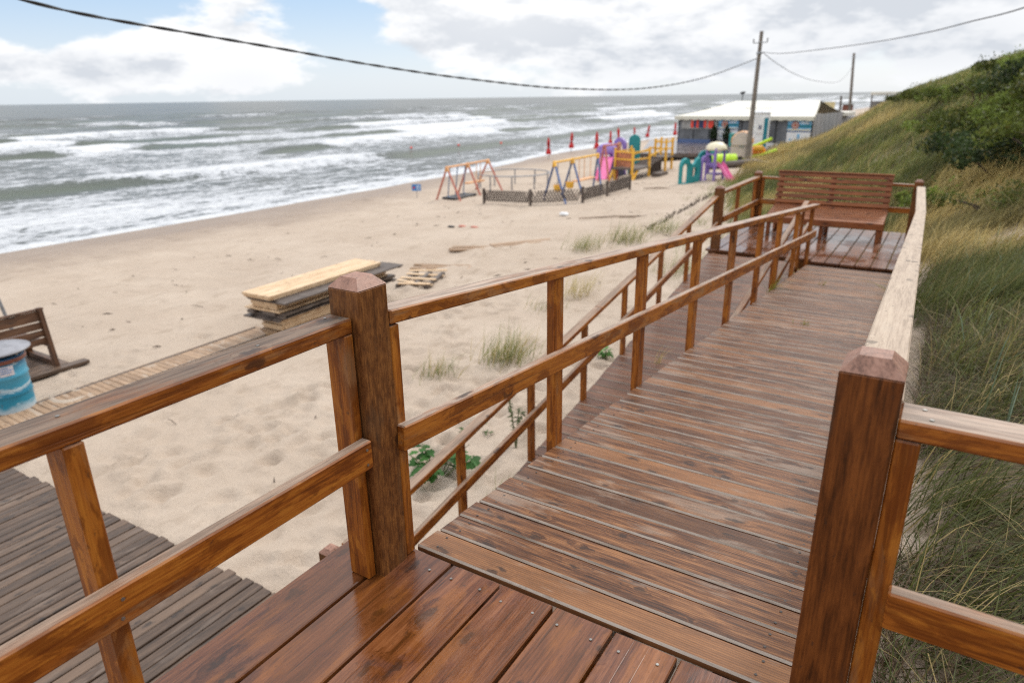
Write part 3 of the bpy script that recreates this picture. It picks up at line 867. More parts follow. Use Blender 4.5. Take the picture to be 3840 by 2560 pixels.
# dark boardwalk under the landing
o = (-5, -.5, -2.40)
t = thing('boardwalk', 'dark weathered wide plank boardwalk lying on the sand in the lower left corner', 'boardwalk', o)
m = MB(); x = -13.0; i = 0
while x < .4:
    w = .108; y1 = 1.33 + .035 * (x + 7) + random.uniform(-.02, .03)
    m.box(x, x + w, -3.4, y1, -2.405, -2.365 + random.uniform(-.004, .004), .006, 1); x += w + .016
m.build('deck_boards', M['oldwood'], t, o)
for y in (-2.6, -1, .6):
    m = MB(); m.box(-13, .4, y, y + .08, -2.56, -2.41, .003, 0); m.build('bearer', M['darkold'], t, o)

# pale roll-out walkway leading to the lumber
o = seat(-9.4, 4.2)
t = thing('beach_walkway', 'narrow pale slatted walkway on the sand leading to the stack of panels', 'walkway', o)
m = MB(); y = 1.2; i = 0
while y < 6.7:
    x = -9.12 - .03 * (y - 2); sk = .05 * (y > 4.6)
    m.beam((x - .42, y + .02, T(x - .42, y) + .013), (x + .40, y - .03 + sk * .2, T(x + .4, y) + .013), .1, .022, .004)
    y += .105 + random.uniform(-.004, .008)
m.build('slats', M['walk'], t, o)
for dx in (-.33, .31):
    m = MB(); m.tube([(-9.12 - .03 * (y - 2) + dx, y, T(-9.12 + dx, y) + .012) for y in np.arange(1.2, 6.8, .6)], .024, 6); m.build('bearer', M['darkold'], t, o)

# stack of panels
zs = T(-8.8, 7.6) - .03
spec = [  # dz0, thickness, x0, x1, y0, y1, kind, label
    (.00, .085, -9.02, -8.52, 6.35, 9.1, 'fresh', 'yellowish panel at the very bottom of the stack on the sand'),
    (.09, .065, -9.06, -8.50, 6.28, 9.3, 'walk', 'thin reddish board second from the bottom of the stack'),
    (.16, .09, -9.04, -8.52, 6.32, 9.2, 'fresh', 'tan panel just below the ragged brown one in the stack'),
    (.255, .10, -9.06, -8.48, 6.34, 9.25, 'fresh', 'bright yellow edged panel under the grey ragged boards'),
    (.36, .045, -9.22, -8.34, 6.12, 9.5, 'darkold', 'dark grey ragged board in the middle of the stack'),
    (.41, .085, -9.16, -8.30, 6.18, 9.4, 'darkold', 'mouldy dark brown thick board in the middle of the stack'),
    (.50, .03, -9.26, -8.36, 6.15, 9.3, 'fresh', 'thin yellow board sticking out left of the dark boards'),
    (.535, .115, -9.12, -8.44, 6.2, 9.35, 'fresh', 'thick yellow panel third from the top of the stack'),
    (.655, .05, -9.14, -8.10, 6.15, 9.45, 'darkold', 'grey weathered panel jutting out right just under the top board'),
    (.71, .075, -9.15, -8.42, 6.08, 9.15, 'fresh', 'broad clean pale yellow panel on top of the stack'),
]
SK = -.035
for k, (dz, th, x0, x1, y0, y1, kind, lab) in enumerate(spec):
    s_ = 1.18
    z0 = zs + dz * s_ + .02; z1 = z0 + th * s_
    o = ((x0 + x1) / 2, (y0 + y1) / 2, z0)
    m = MB(); n = 5 if kind == 'darkold' else 4; w = (x1 - x0) / n
    for j in range(n):
        e0 = random.uniform(-.06, .06) if kind == 'darkold' else random.uniform(-.006, .006)
        m.box(x0 + j * w + .001, x0 + (j + 1) * w - .001, y0 + e0, y1 + random.uniform(-.05, .05), z0 + th * s_ * .45, z1 - random.uniform(0, .004), .003, 1)
    if kind == 'fresh':
        for xb in (x0 + .004, x1 - .034): m.box(xb, xb + .03, y0 + .09, y1 - .12, z0 + .002, z0 + th * s_ * .44, .002, 1)
    for yb in (y0 + .015, (y0 + y1) / 2, y1 - .1):
        m.box(x0 + .02, x1 - .02, yb, yb + .07, z0, z0 + th * s_ * .44, .003, 0)
    ob = m.build('duckboard', M[kind], None, o)
    ob.rotation_euler = (0, 0, random.uniform(-.015, .015) + .05)
    tag(ob, lab, 'duckboard', 'wooden panels stacked on the sand')

# pallet beside the stack
o = seat(-8.95, 11.0)
t = thing('wooden_pallet', 'broken pale pallet lying on the sand beyond the stack of panels', 'pallet', o, .35)
for k in range(5):
    m = MB(); y = -.62 + k * .31; m.beam((-.45 + random.uniform(-.1, .1), y, .10 - .02 * (k == 2)), (.42, y + random.uniform(-.22, .22), .11 - .07 * (k % 2)), .12, .022); m.build('slat', M['fresh'], t)
for x in (-.36, 0, .34):
    m = MB(); m.box(x - .05, x + .05, -.68, .68, .0, .085, .003, 1); m.build('bearer', M['darkold'], t)

# boards half buried in sand
for (a, b, L, rz_, lab) in ((-9.9, 15.2, 1.9, .5, 'loose pinkish boards half buried in sand beyond the pallet'), (-9.3, 16.2, 2.2, .95, 'second strip of loose boards half buried in sand'), (-9.4, 12.6, 1.6, .4, 'flat reddish boards in the sand just behind the pallet')):
    t = thing('buried_boards', lab, 'boards', seat(a, b), rz_)
    for k in range(3):
        m = MB(); m.box(-L / 2 + random.uniform(-.2, .2), L / 2 + random.uniform(-.2, .2), -.3 + k * .2, -.3 + k * .2 + .13, -.03, .022 + random.uniform(-.008, .01), .004, 0); m.build('board', M['walk'], t)
for (a, b, L, rz_, lab) in ((-8.6, 21.6, 2.6, .72, 'long grey driftwood plank on the sand below the fence'), (-10.4, 30.8, 1.3, .5, 'short plank on the sand left of the grassy dune foot')):
    m = MB(); m.tube([(-L / 2, 0, .03), (0, .04, .05), (L / 2, 0, .02)], [.025, .035, .02], 7)
    ob = m.build('driftwood', M['drift']); ob.location = seat(a, b); ob.rotation_euler = (0, 0, rz_); tag(ob, lab, 'driftwood')

# litter
def blobby(name, col, loc, r, lab, cat, sx=1, sy=1, sz=.6):
    bm = bmesh.new(); bmesh.ops.create_icosphere(bm, subdivisions=3, radius=r)
    for v in bm.verts:
        k = 1 + .35 * (float(vnoise(np.array(v.co.x / r * 2 + 9), np.array(v.co.y / r * 2 + v.co.z / r), 3)) - .5)
        v.co = V((v.co.x * k * sx, v.co.y * k * sy, max(v.co.z, -r * .4) * k * sz))
    me = bpy.data.meshes.new(name); bm.to_mesh(me); bm.free(); me.materials.append(M[col])
    for p in me.polygons: p.use_smooth = True
    ob = bpy.data.objects.new(name, me); COL.objects.link(ob); ob.location = loc
    return tag(ob, lab, cat)


blobby('plastic_bag', 'white', seat(-10.75, 21.83, .05), .17, 'small white bag lying on the sand in front of the fence', 'litter', 1.1, .8)
blobby('litter', 'redpaint', seat(-13.3, 18.7, .03), .12, 'small red scrap on the open sand left of centre', 'litter', 1.4, .8, .4)
blobby('litter', 'redpaint', seat(-12.7, 18.6, .03), .10, 'second smaller red scrap just right of the other one', 'litter', 1.6, .8, .4)
blobby('litter', 'black', seat(-13.75, 18.6, .03), .10, 'dark scrap touching the red scraps on the sand', 'litter', 1.5, .7, .4)

# row of dark twigs at the foot of the dune
m = MB()
for k in range(70):
    s_ = k / 69; a = -6.5 - .7 * s_ + random.uniform(-.1, .1); b = 19.6 + 9.4 * s_ + random.uniform(-.2, .2); z = T(a, b)
    d = V((random.uniform(-.12, .12), random.uniform(-.5, .5), random.uniform(.02, .22)))
    m.tube([V((a, b, z)) - d * .5, V((a, b, z + .06)), V((a, b, z + .05)) + d * .6], [.022, .018, .006], 5)
o = seat(-6.8, 24)
tag(m.build('twig_row', M['twig'], None, o), 'dark line of dead twigs stuck in the sand along the dune foot', 'twigs')

# bench by the barrel
o = seat(-11.0, 3.2)
t = thing('beach_bench', 'slatted brown bench seen from behind on a low platform beside the barrel', 'bench', o)
zo = o[2]
m = MB()
for k in range(5): m.box(-12.4 + k * .3, -12.12 + k * .3, 1.0, 3.75, zo + .0, zo + .09, .006, 1)
m.box(-10.92, -10.74, 1.0, 4.0, zo + .02, zo + .085, .006, 1)
m.build('platform', M['oldwood'], t, o)
m = MB(); nr = V((1, 0, .22)).normalized(); tl = V((-.22, 0, 1)).normalized()
nr = V((1, 0, .13)).normalized(); tl = V((-.13, 0, 1)).normalized()
for k, (h_, w_) in enumerate(((.49, .11), (.62, .11), (.755, .12), (.92, .17))):
    m.frame(V((-10.98, 2.25, zo + .05)) + tl * h_, V((0, 1, 0)), tl, nr, 2.7, w_, .035, .004)
m.frame(V((-10.98, 2.25, zo + .05)) + tl * 1.03, V((0, 1, 0)), nr, tl, 2.75, .10, .03, .004)
m.build('backrest', M['bench2'], t, o)
m = MB()
for k in range(4): m.box(-11.95 + k * .13, -11.84 + k * .13, 1.0, 3.55, zo + .50, zo + .535, .004, 1)
m.build('seat', M['bench2'], t, o)
for y in (3.56, 1.1):
    m = MB(); m.frame(V((-10.92, y, zo + .05)) + tl * .54 + V((-.03, 0, 0)), tl, V((0, 1, 0)), nr, 1.04, .07, .11, .004); m.build('leg', M['bench2'], t, o)
    m = MB(); m.beam((-11.9, y, zo + .10), (-11.8, y, zo + .5), .07, .1); m.build('leg', M['bench2'], t, o)
    m = MB(); m.beam((-11.85, y, zo + .14), (-10.95, y, zo + .14), .06, .08); m.build('foot_rail', M['bench2'], t, o)
    m = MB(); m.beam((-11.8, y, zo + .46), (-11.05, y, zo + .46), .06, .07); m.build('seat_bearer', M['bench2'], t, o)

# painted barrel used as a bin
def barrelmat():
    m = NT('barrel_paint'); P = m.n('TexCoord').outputs['Object']
    z = m.n('SeparateXYZ', i_0=P).outputs[2]
    n = m.noise(m.vmul(P, (1, 1, 3)), 2.2, 5, .6, .8); n2 = m.noise(P, 14, 5, .7)
    s = m.math('ADD', z, m.math('MULTIPLY', m.math('SUBTRACT', n, .5), .22))
    c = m.ramp(s, [(.03, (.40, .44, .46)), (.10, (.30, .42, .48)), (.16, (.012, .21, .32)), (.36, (.010, .17, .28)), (.41, (.46, .55, .59)), (.44, (.03, .25, .38)), (.62, (.07, .31, .45)), (.80, (.015, .11, .22))])
    wv = m.step(m.noise(m.vmul(P, (1.2, 1.2, 5)), 3.2, 4, .6, 1.2), .60, .66)
    c = m.mix(m.math('MULTIPLY', wv, .55), c, (.55, .66, .68))
    c = m.mix(m.math('MULTIPLY', m.step(n2, .62, .70), .7), c, (.11, .06, .04))
    m.bsdf(c, .42, m.bump(n2, .1, .004), .5); return m.m


o = seat(-9.66, 2.31)
t = thing('barrel', 'blue painted steel barrel with a round metal lid on the sand at the left edge', 'barrel', o); t.scale = (.94, .94, .97)
m = MB(); r = .335
prof = [(r - .03, .0), (r, .0), (r + .008, .015), (r, .03), (r, .27)]
for zc in (.30, .58): prof += [(r, zc - .025), (r + .016, zc), (r, zc + .025)]
prof += [(r, .84), (r + .01, .855), (r, .87), (r - .02, .87)]
m.lathe((0, 0, 0), prof, 36); m.build('body', barrelmat(), t, smooth=True)
m = MB(); m.lathe((0, 0, 0), [(r + .018, .80), (r + .03, .815), (r + .03, .845), (r + .018, .86)], 36, cap=False); m.build('clamp_ring', M['brownred'], t)
m = MB(); m.lathe((0, 0, .965), [(.44, -.016), (.455, -.006), (.455, .006), (.40, .02), (.1, .045)], 40); m.build('lid', M['lid'], t, smooth=True)
for th in (.6, 2.7, 4.8):
    m = MB(); m.tube([(.30 * math.cos(th), .30 * math.sin(th), .84), (.30 * math.cos(th), .30 * math.sin(th), .952)], .016, 7); m.build('lid_strut', M['metal'], t)
# paper label on the barrel, curved round it
m = MB(); vs = []; fs = []
for i in range(9):
    th = -.42 + .56 * i / 8
    for z in (.62, .77): vs.append(V(((r + .004) * math.cos(th), (r + .004) * math.sin(th), z)))
for i in range(8): fs.append((2 * i, 2 * i + 2, 2 * i + 3, 2 * i + 1))
m.add(vs, fs); lb = m.build('paper_label', plain('label_paper', (.55, .52, .55), .6, .2, 30), t)
m = MB()
for row, (za, n_) in enumerate(((.735, 5), (.70, 7), (.665, 6))):
    for i in range(n_):
        th = -.38 + .07 * i; q = V(((r + .0065) * math.cos(th), (r + .0065) * math.sin(th), za)); e = V((-math.sin(th), math.cos(th), 0))
        m.add([q, q + e * .017, q + e * .017 + V((0, 0, .013)), q + V((0, 0, .013))], [(0, 1, 2, 3)])
m.build('print', M['signblue'], lb)

# banner at the left edge
o = seat(-13.6, 4.1)
t = thing('beach_banner', 'leaning grey pole with a blue and white banner at the very left edge', 'banner', o)
m = MB(); m.tube([(0, 0, -.3), (-.42, -.30, 3.02)], .035, 8); m.build('pole', M['metal'], t)
m = MB(); vs = []; fs = []
for i in range(7):
    for j in range(9):
        u = i / 6; w = j / 8
        vs.append(V((-.10 - .8 * u, -.16 - .55 * u + .05 * math.sin(5 * u + 2 * w), 1.15 + .9 * w - .25 * u * (1 - w) + .35 * u)))
for i in range(6):
    for j in range(8): fs.append((i * 9 + j, i * 9 + 9 + j, i * 9 + 10 + j, i * 9 + j + 1))
m.add(vs, fs, [V((p.x * .3, p.z * .4, 0)) for p in vs]); m.build('cloth', M['signblue'], t, recalc=False)

# ---- red closed parasols
PA = [(-29.1, 53.54, 45, 0), (-31.03, 61.67, 42, .05), (-26.99, 59.02, 45, -.04), (-29.83, 68.48, 34, .0), (-29.71, 70.53, 38, .12), (-32.1, 80.64, 30, -.03), (-31.56, 83.33, 31, .16), (-28.51, 85.09, 33, 0)]
LB = ['red closed parasol nearest the water, first from the left', 'red closed parasol second from the left near the waterline', 'red closed parasol just left of the purple slide', 'short red closed parasol behind the teal playhouse top', 'leaning red closed parasol with a wide skirt left of the platform', 'dark red closed parasol behind the yellow bridge', 'red closed parasol tilted right with its skirt blown out', 'red closed parasol beside the left corner of the tent']
def parasol():
    t = thing('parasol', LB[0], 'parasol', (0, 0, 0), 0, 'closed red parasols along the water')
    m = MB(); m.tube([(0, 0, -.3), (0, 0, 2.0)], .028, 7); m.build('pole', M['metal'], t)
    m = MB(); n = 24; prof = [(.20, .42), (.225, .5), (.18, .72), (.125, .9), (.085, 1.0), (.10, 1.1), (.125, 1.35), (.11, 1.6), (.06, 1.82), (.02, 1.95)]
    vs = []; fs = []
    for r_, z in prof:
        for j in range(n):
            th = 2 * math.pi * j / n; k = 1 + .22 * math.cos(8 * th) * (r_ > .05); vs.append(V((r_ * k * math.cos(th), r_ * k * math.sin(th), z + .03 * math.sin(3 * th) * (z < .6))))
    for i in range(len(prof) - 1):
        for j in range(n): fs.append((i * n + j, i * n + (j + 1) % n, (i + 1) * n + (j + 1) % n, (i + 1) * n + j))
    m.add(vs, fs); c = m.build('canopy', M['red'], t, smooth=True)
    m = MB(); m.lathe((0, 0, 0), [(.103, .97), (.112, .99), (.112, 1.03), (.103, 1.05)], 14, cap=False); m.build('strap', M['black'], c)
    m = MB()
    for k in range(5): m.box(.14, .155, -.05, .05, 1.18 + k * .075, 1.18 + k * .075 + .045, .002, 2)
    p = m.build('print', M['black'], c); p.rotation_euler = (0, 0, -1.0)
    return t
p0 = parasol()
for k, (a, b, px_, tl_) in enumerate(PA):
    d = math.hypot(a - CAM.x, b - CAM.y); h = px_ * d / 1565 / .97
    q = p0 if k == 0 else dup(p0)
    q.location = seat(a, b); q['label'] = LB[k]; s_ = h / 1.95; q.scale = (s_, s_, s_); q.rotation_euler = (0, tl_, k * 1.1 if k else 0)

# ---- swing sets
def aframe(m, apex, f0, f1, r):
    for f in (f0, f1): m.tube([f, apex], r, 8)


def swing_set(label, frames, H, r, legm, beamm, swings):
    c = np.mean([f for fr in frames for f in fr], axis=0)
    o = seat(*c); t = thing('swing_set', label, 'swing set', o)
    ap = []
    for f0, f1 in frames:
        mid = V(((f0[0] + f1[0]) / 2, (f0[1] + f1[1]) / 2, 0)); mid.z = (T(*f0) + T(*f1)) / 2 + H; ap.append(mid)
        for f in (f0, f1):
            g = V(seat(*f)); d = (mid - g); e = mid + d.normalized() * .05
            m = MB(); m.tube([g - d.normalized() * .25, e], r, 8); m.build('leg', legm, t, o)
            m = MB(); m.tube([mid - d.normalized() * .22, e], r * 1.35, 8); m.build('corner_sleeve', beamm, t, o)
    m = MB(); m.tube([ap[0] + (ap[0] - ap[-1]).normalized() * .12] + ap[1:-1] + [ap[-1] + (ap[-1] - ap[0]).normalized() * .12], r, 8); m.build('beam', beamm, t, o)
    return t, o, ap


t, o, ap = swing_set('faded red swing set with orange beam nearest the sea', [((-20.42, 26.24), (-18.7, 25.96)), ((-20.75, 28.5), (-19.05, 28.2)), ((-21.3, 31.0), (-19.25, 30.6))], 1.62, .05, M['redpaint'], M['orange'], None)
P = lambda k, f: ap[k].lerp(ap[k + 1], f)
m = MB(); q0, q1 = P(0, .14), P(0, .88); zf = T(-19.9, 27.2) + .10
for f in (q0, q1, P(0, .5)): m.tube([f, V((f.x - .2, f.y, zf + .1)), V((f.x, f.y, zf))], .03, 6)
m.build('hanger', M['greyblue'], t, o)
m = MB(); m.box(min(q0.x, q1.x) - .25, max(q0.x, q1.x) + .35, q0.y - .15, q1.y + .1, zf - .05, zf + .05, .02, 1); m.build('swing_seat', M['black'], t, o)
for f in (.42, .62):
    q = P(1, f); m = MB(); m.tube([q, V((q.x, q.y - .1, zf + .45))], .02, 6); m.build('hanger', M['orange'], t, o)
q0, q1 = P(1, .2), P(1, .8); m = MB(); m.box(q0.x - .5, q0.x - .2, q0.y - .1, q1.y, zf + .42, zf + .50, .02, 1); m.build('swing_seat', M['orange'], t, o)

t, o, ap = swing_set('swing set with blue legs and yellow beam behind the lattice fence', [((-14.35, 26.6), (-12.4, 25.1)), ((-14.3, 28.3), (-12.6, 27.2)), ((-14.2, 31.6), (-12.9, 29.8))], 1.72, .05, M['blue'], M['yellow'], None)
def bucket(q, zf, col):
    m = MB(); m.tube([q, V((q.x, q.y, zf + .28))], .018, 6); m.build('hanger', M['metal'], t, o)
    m = MB(); m.lathe((q.x, q.y, zf), [(.12, 0), (.17, .03), (.20, .28), (.185, .28), (.15, .05)], 14); m.build('swing_seat', M[col], t, o)
P = lambda k, f: ap[k].lerp(ap[k + 1], f)
zf = T(-13.3, 27.5) + .42
bucket(P(0, .18), zf, 'yellow'); bucket(P(0, .85), zf, 'yellow')
for f in (.25, .45, .7):
    q = P(1, f); m = MB(); m.tube([q, V((q.x, q.y, zf + .3))], .018, 6); m.build('hanger', M['orange'], t, o)
q0, q1 = P(1, .1), P(1, .75); m = MB(); m.box(q0.x - .15, q0.x + .15, q0.y, q1.y, zf + .22, zf + .29, .02, 1); m.build('swing_seat', M['orange'], t, o)

# red frame between the swings and the purple slide
o = seat(-14.9, 34.4)
t = thing('swing_set', 'thin red painted frame standing behind the blue legged swing set', 'swing set', o)
for dx, dy in ((-.5, .3), (.5, -.3)):
    m = MB(); m.tube([(dx, dy, -.2), (dx * .1, dy * .1, 2.0)], .055, 7); m.build('leg', M['redpaint'], t)
m = MB(); m.tube([(0, 0, 1.97), (.3, 1.2, 1.97)], .05, 7); m.build('beam', M['redpaint'], t)
m = MB(); m.tube([(.3, 1.2, -.2), (.3, 1.2, 1.95)], .05, 7); m.build('leg', M['redpaint'], t)

# round metal frame
o = seat(-19.5, 32.2)
t = thing('trampoline_frame', 'bare round grey metal frame on thin legs between the two swing sets', 'frame', o)
m = MB(); rr = 2.05
m.tube([(rr * math.cos(a), rr * math.sin(a) * 1.0, .80) for a in np.linspace(0, 2 * math.pi, 41)], .035, 7, cap=False); m.build('ring', M['metal'], t)
for k in range(10):
    a = 2 * math.pi * k / 10 + .2; m = MB(); m.tube([(rr * math.cos(a), rr * math.sin(a), -.2), (rr * math.cos(a), rr * math.sin(a), .79)], .04, 6); m.build('leg', M['metal'], t)

# lattice fence
F = [(-16.78, 25.21), (-13.88, 24.57), (-11.79, 25.5), (-11.72, 27.9), (-11.73, 30.6)]
o = seat(-13.8, 25.5)
t = thing('lattice_fence', 'low dark lattice fence in zigzag panels in front of the swings', 'fence', o)
for k, (a, b) in enumerate(F):
    m = MB(); m.box(a - .05, a + .05, b - .05, b + .05, T(a, b) - .3, T(a, b) + .70, .006, 2); m.build('post', M['darkold'], t, o)
for k in range(4):
    p, q = V(seat(*F[k])), V(seat(*F[k + 1])); d = (q - p); L = d.length; d /= L; nrm = d.cross(V((0, 0, 1)))
    m = MB(); g0, g1 = .10, .62; st = .13; x = .10
    while x < L - .12:
        for sg in (1, -1):
            x2 = x + sg * .30
            lo, hi = (x, g0), (min(max(x2, .02), L - .02), g1)
            off = nrm * (.018 * sg)
            m.beam(p + d * lo[0] + V((0, 0, lo[1])) + off, p + d * hi[0] + V((0, 0, hi[1])) + off, .046, .022, .002, up=nrm)
        x += st
    m.build('lattice_panel', M['darkold'], t, o)

# ---- yellow climbing frame with bridge
o = seat(-14.2, 36.6)
t = thing('climbing_frame', 'yellow wooden climbing frame with two platforms joined by a sloping bridge', 'climbing frame', o)
zb = o[2]
A_ = [(-14.75, 35.6), (-13.5, 35.15), (-13.2, 36.9), (-14.5, 37.3)]; B_ = [(-13.75, 39.2), (-13.0, 39.0), (-13.1, 40.4), (-13.9, 40.6)]
for i, (a, b) in enumerate(A_ + B_):
    h_ = 1.72 if i < 4 else 2.05
    m = MB(); m.box(a - .06, a + .06, b - .06, b + .06, T(a, b) - .3, zb + h_, .008, 2); m.build('post', M['yellow'], t, o)
for (Q, zp) in ((A_, .66), (B_, 1.0)):
    m = MB(); xs_ = [p[0] for p in Q]; ys_ = [p[1] for p in Q]
    m.box(min(xs_) - .02, max(xs_) + .02, min(ys_) - .02, max(ys_) + .02, zb + zp - .1, zb + zp, .005, 0); m.build('platform', M['darkold'], t, o)
    for i, j in ((0, 1), (1, 2), (3, 0)):
        p, q = Q[i], Q[j]
        for zz in (.45, .85):
            m = MB(); m.beam((*p, zb + zp + zz), (*q, zb + zp + zz), .05, .09); m.build('guard_rail', M['yellow'], t, o)
m = MB()
p, q = A_[0], A_[1]
for k in range(7):
    f = (k + .5) / 7; a = p[0] + (q[0] - p[0]) * f; b = p[1] + (q[1] - p[1]) * f + .08
    m.box(a - .07, a + .07, b - .015, b + .015, zb + .68, zb + 1.45, .004, 2)
m.build('side_panel', plain('reddish_slats', (.50, .20, .10), .6, .3, 4), t, o)
for x in (-14.85, -13.42):
    m = MB(); m.beam((x, 35.0, zb - .05), (x + .15, 35.35, zb + .6), .12, .1); m.build('brace', M['yellow'], t, o)
for sd in (0, 1):
    p = V((*A_[2], zb + 1.2)) if sd == 0 else V((*A_[3], zb + 1.2)); q = V((*B_[1], zb + 1.55)) if sd == 0 else V((*B_[0], zb + 1.55))
    m = MB(); m.beam(p, q, .05, .09); m.build('bridge_rail', M['yellow'], t, o)
m = MB()
for k in range(14):
    f = k / 13; a0 = -13.3 + .2 * f; b = 36.95 + 2.1 * f
    m.beam((a0 - 1.0, b + .2, zb + .62 + .34 * f), (a0, b, zb + .62 + .34 * f), .13, .04)
m.build('bridge_boards', M['darkold'], t, o)
m = MB()
for k in range(8): m.beam((-13.3 + .02 * k, 37.1 + .22 * k, zb - .05), (-13.3 + .02 * k, 37.1 + .22 * k, zb + .66 + .03 * k), .12, .02)
m.build('skirt_boards', M['darkold'], t, o)
m = MB(); m.box(-12.9, -12.4, 36.6, 37.9, zb + .02, zb + .30, .006, 1); m.build('step', M['darkold'], t, o)

# ---- plastic play things
def arch(x0, x1, y0, y1, n=10):
    cx = (x0 + x1) / 2; r_ = (x1 - x0) / 2
    return [(x0, y0), (x1, y0)] + [(cx + r_ * math.cos(th), y1 - r_ + r_ * math.sin(th)) for th in np.linspace(0, math.pi, n)]


def rrect(x0, x1, y0, y1, r=.06, n=4):
    out = []
    for cx, cy, a0 in ((x1 - r, y0 + r, -math.pi / 2), (x1 - r, y1 - r, 0), (x0 + r, y1 - r, math.pi / 2), (x0 + r, y0 + r, math.pi)):
        for k in range(n + 1):
            th = a0 + math.pi / 2 * k / n; out.append((cx + r * math.cos(th), cy + r * math.sin(th)))
    return out


def upright(o_, ang):
    """plane matrix: local x along ang in plan, local y up"""
    c, s_ = math.cos(ang), math.sin(ang)
    return Matrix(((c, 0, s_, o_[0]), (s_, 0, -c, o_[1]), (0, 1, 0, o_[2]), (0, 0, 0, 1)))


def slide(parent, p0, p1, w, col):
    p0 = V(p0); p1 = V(p1); d = (p1 - p0); side = V((d.y, -d.x, 0)).normalized(); n = 14; vs = []; fs = []
    prof = [(-.5, .22), (-.46, .24), (-.40, .04), (.40, .04), (.46, .24), (.5, .22), (.44, -.04), (-.44, -.04)]
    for i in range(n):
        f = i / (n - 1); q = p0 + d * f; q.z = p1.z + (p0.z - p1.z) * (1 - sm(f * 1.02)) * 1.0
        for (x, z) in prof: vs.append(q + side * x * w + V((0, 0, z)))
    k = len(prof)
    for i in range(n - 1):
        for j in range(k): fs.append((i * k + j, i * k + (j + 1) % k, (i + 1) * k + (j + 1) % k, (i + 1) * k + j))
    fs.append(tuple(range(k))); fs.append(tuple(range((n - 1) * k, n * k)))
    m = MB(); m.add(vs, [tuple(int(i) for i in f) for f in fs]); return m.build('slide', M[col], parent)


# teal climber with purple tower
o = seat(-9.6, 33.9)
t = thing('plastic_climber', 'teal plastic climbing wall with a purple tower, cream roof and pink slide', 'play climber', o); t.scale = (.86, .86, .86)
L_ = 1.85; ang = math.atan2(1.75, .68)
out = [(0, -.15), (1.75, -.15), (1.75, 1.15), (1.62, 1.42), (1.45, 1.38), (1.22, 1.10), (1.0, 1.04), (.85, 1.15), (.70, 1.35), (.45, 1.45), (.2, 1.38), (.04, 1.18), (0, 1.0)]
m = MB(); m.panel([out, arch(.14, .70, .02, 1.12), rrect(1.02, 1.42, .34, .86, .1)], .22, upright((-.42, -1.35, 0), ang), .03); m.build('wall', M['teal'], t)
m = MB(); m.panel([rrect(.98, 1.46, .30, .90, .1)], .04, upright((-.62, -1.25, 0), ang)); m.build('inner_panel', M['redpaint'], t)
m = MB(); m.panel([arch(0, .62, -.15, 1.5), arch(.13, .49, .05, 1.2)], .16, upright((.28, .34, 0), 1.0), .03); m.build('arch', M['purple'], t)
for (px_, py_) in ((.48, .75), (1.05, .52), (.75, 1.6), (1.35, 1.35)):
    m = MB(); m.box(px_ - .07, px_ + .07, py_ - .07, py_ + .07, -.15, 1.95, .03, 2); m.build('tower_post', M['purple'], t)
for z in (.40, .85):
    m = MB(); m.panel([[(.5, .78), (1.05, .55), (1.32, 1.33), (.77, 1.57)]], .12, Matrix.Translation((0, 0, z))); m.build('platform', M['purple'], t)
m = MB(); m.panel([rrect(0, .62, .1, .42, .05)], .05, upright((.46, .74, 0), -.38)); m.build('step_panel', M['cream'], t)
m = MB(); m.panel([rrect(0, .62, .9, 1.62, .05), rrect(.1, .52, 1.1, 1.52, .05)], .05, upright((.46, .72, 0), -.38)); m.build('window_frame', M['purple'], t)
m = MB(); m.lathe((.92, 1.06, 1.80), [(.62, 0), (.62, .10), (.55, .26), (.38, .40), (.15, .46), (.02, .47)], 22); m.build('roof', M['cream'], t, smooth=True)
m = MB(); m.panel([arch(-.5, .5, 0, .75)], .14, upright((.2, 1.25, 1.0), .9), .03); m.build('teal_hood', M['teal'], t)
slide(t, (1.2, .95, .92), (2.2, .55, .02), .5, 'pink')

# purple climber with pink slide at the back
o = seat(-16.0, 37.6)
t = thing('plastic_climber', 'purple plastic tower with a light pink slide behind the blue legged swings', 'play climber', o)
for (px_, py_) in ((-.5, -.2), (.5, -.45), (-.3, .9), (.7, .65)):
    m = MB(); m.box(px_ - .09, px_ + .09, py_ - .09, py_ + .09, -.2, 1.75, .03, 2); m.build('tower_post', M['purple'], t)
m = MB(); m.lathe((-.25, .2, 1.25), [(.66, 0), (.68, .15), (.6, .42), (.4, .58), (.1, .64)], 20, sy=.8); m.build('hood', M['purple'], t, smooth=True)
m = MB(); m.panel([arch(-.45, .45, 0, 2.3), arch(-.22, .22, 1.3, 1.95)], .2, upright((.35, .7, -.1), -.2), .03); m.build('back_wall', M['purple'], t)
m = MB(); m.panel([arch(-.35, .35, 0, 2.45)], .2, upright((.95, 1.5, -.1), .4), .03); m.build('side_wall', M['teal'], t)
m = MB(); m.panel([rrect(-.12, .12, 1.35, 1.95, .05)], .05, upright((.35, .55, 0), -.2)); m.build('ladder_panel', M['orange'], t)
m = MB(); m.box(-.6, .75, -.4, .9, .95, 1.08, .02, 0); m.build('platform', M['purple'], t)
slide(t, (.05, -.2, 1.1), (.35, -2.0, .0), .78, 'pink')
m = MB(); m.box(.62, .9, -.9, .2, -.2, 1.0, .05, 2); m.build('ladder', M['navy'], t)

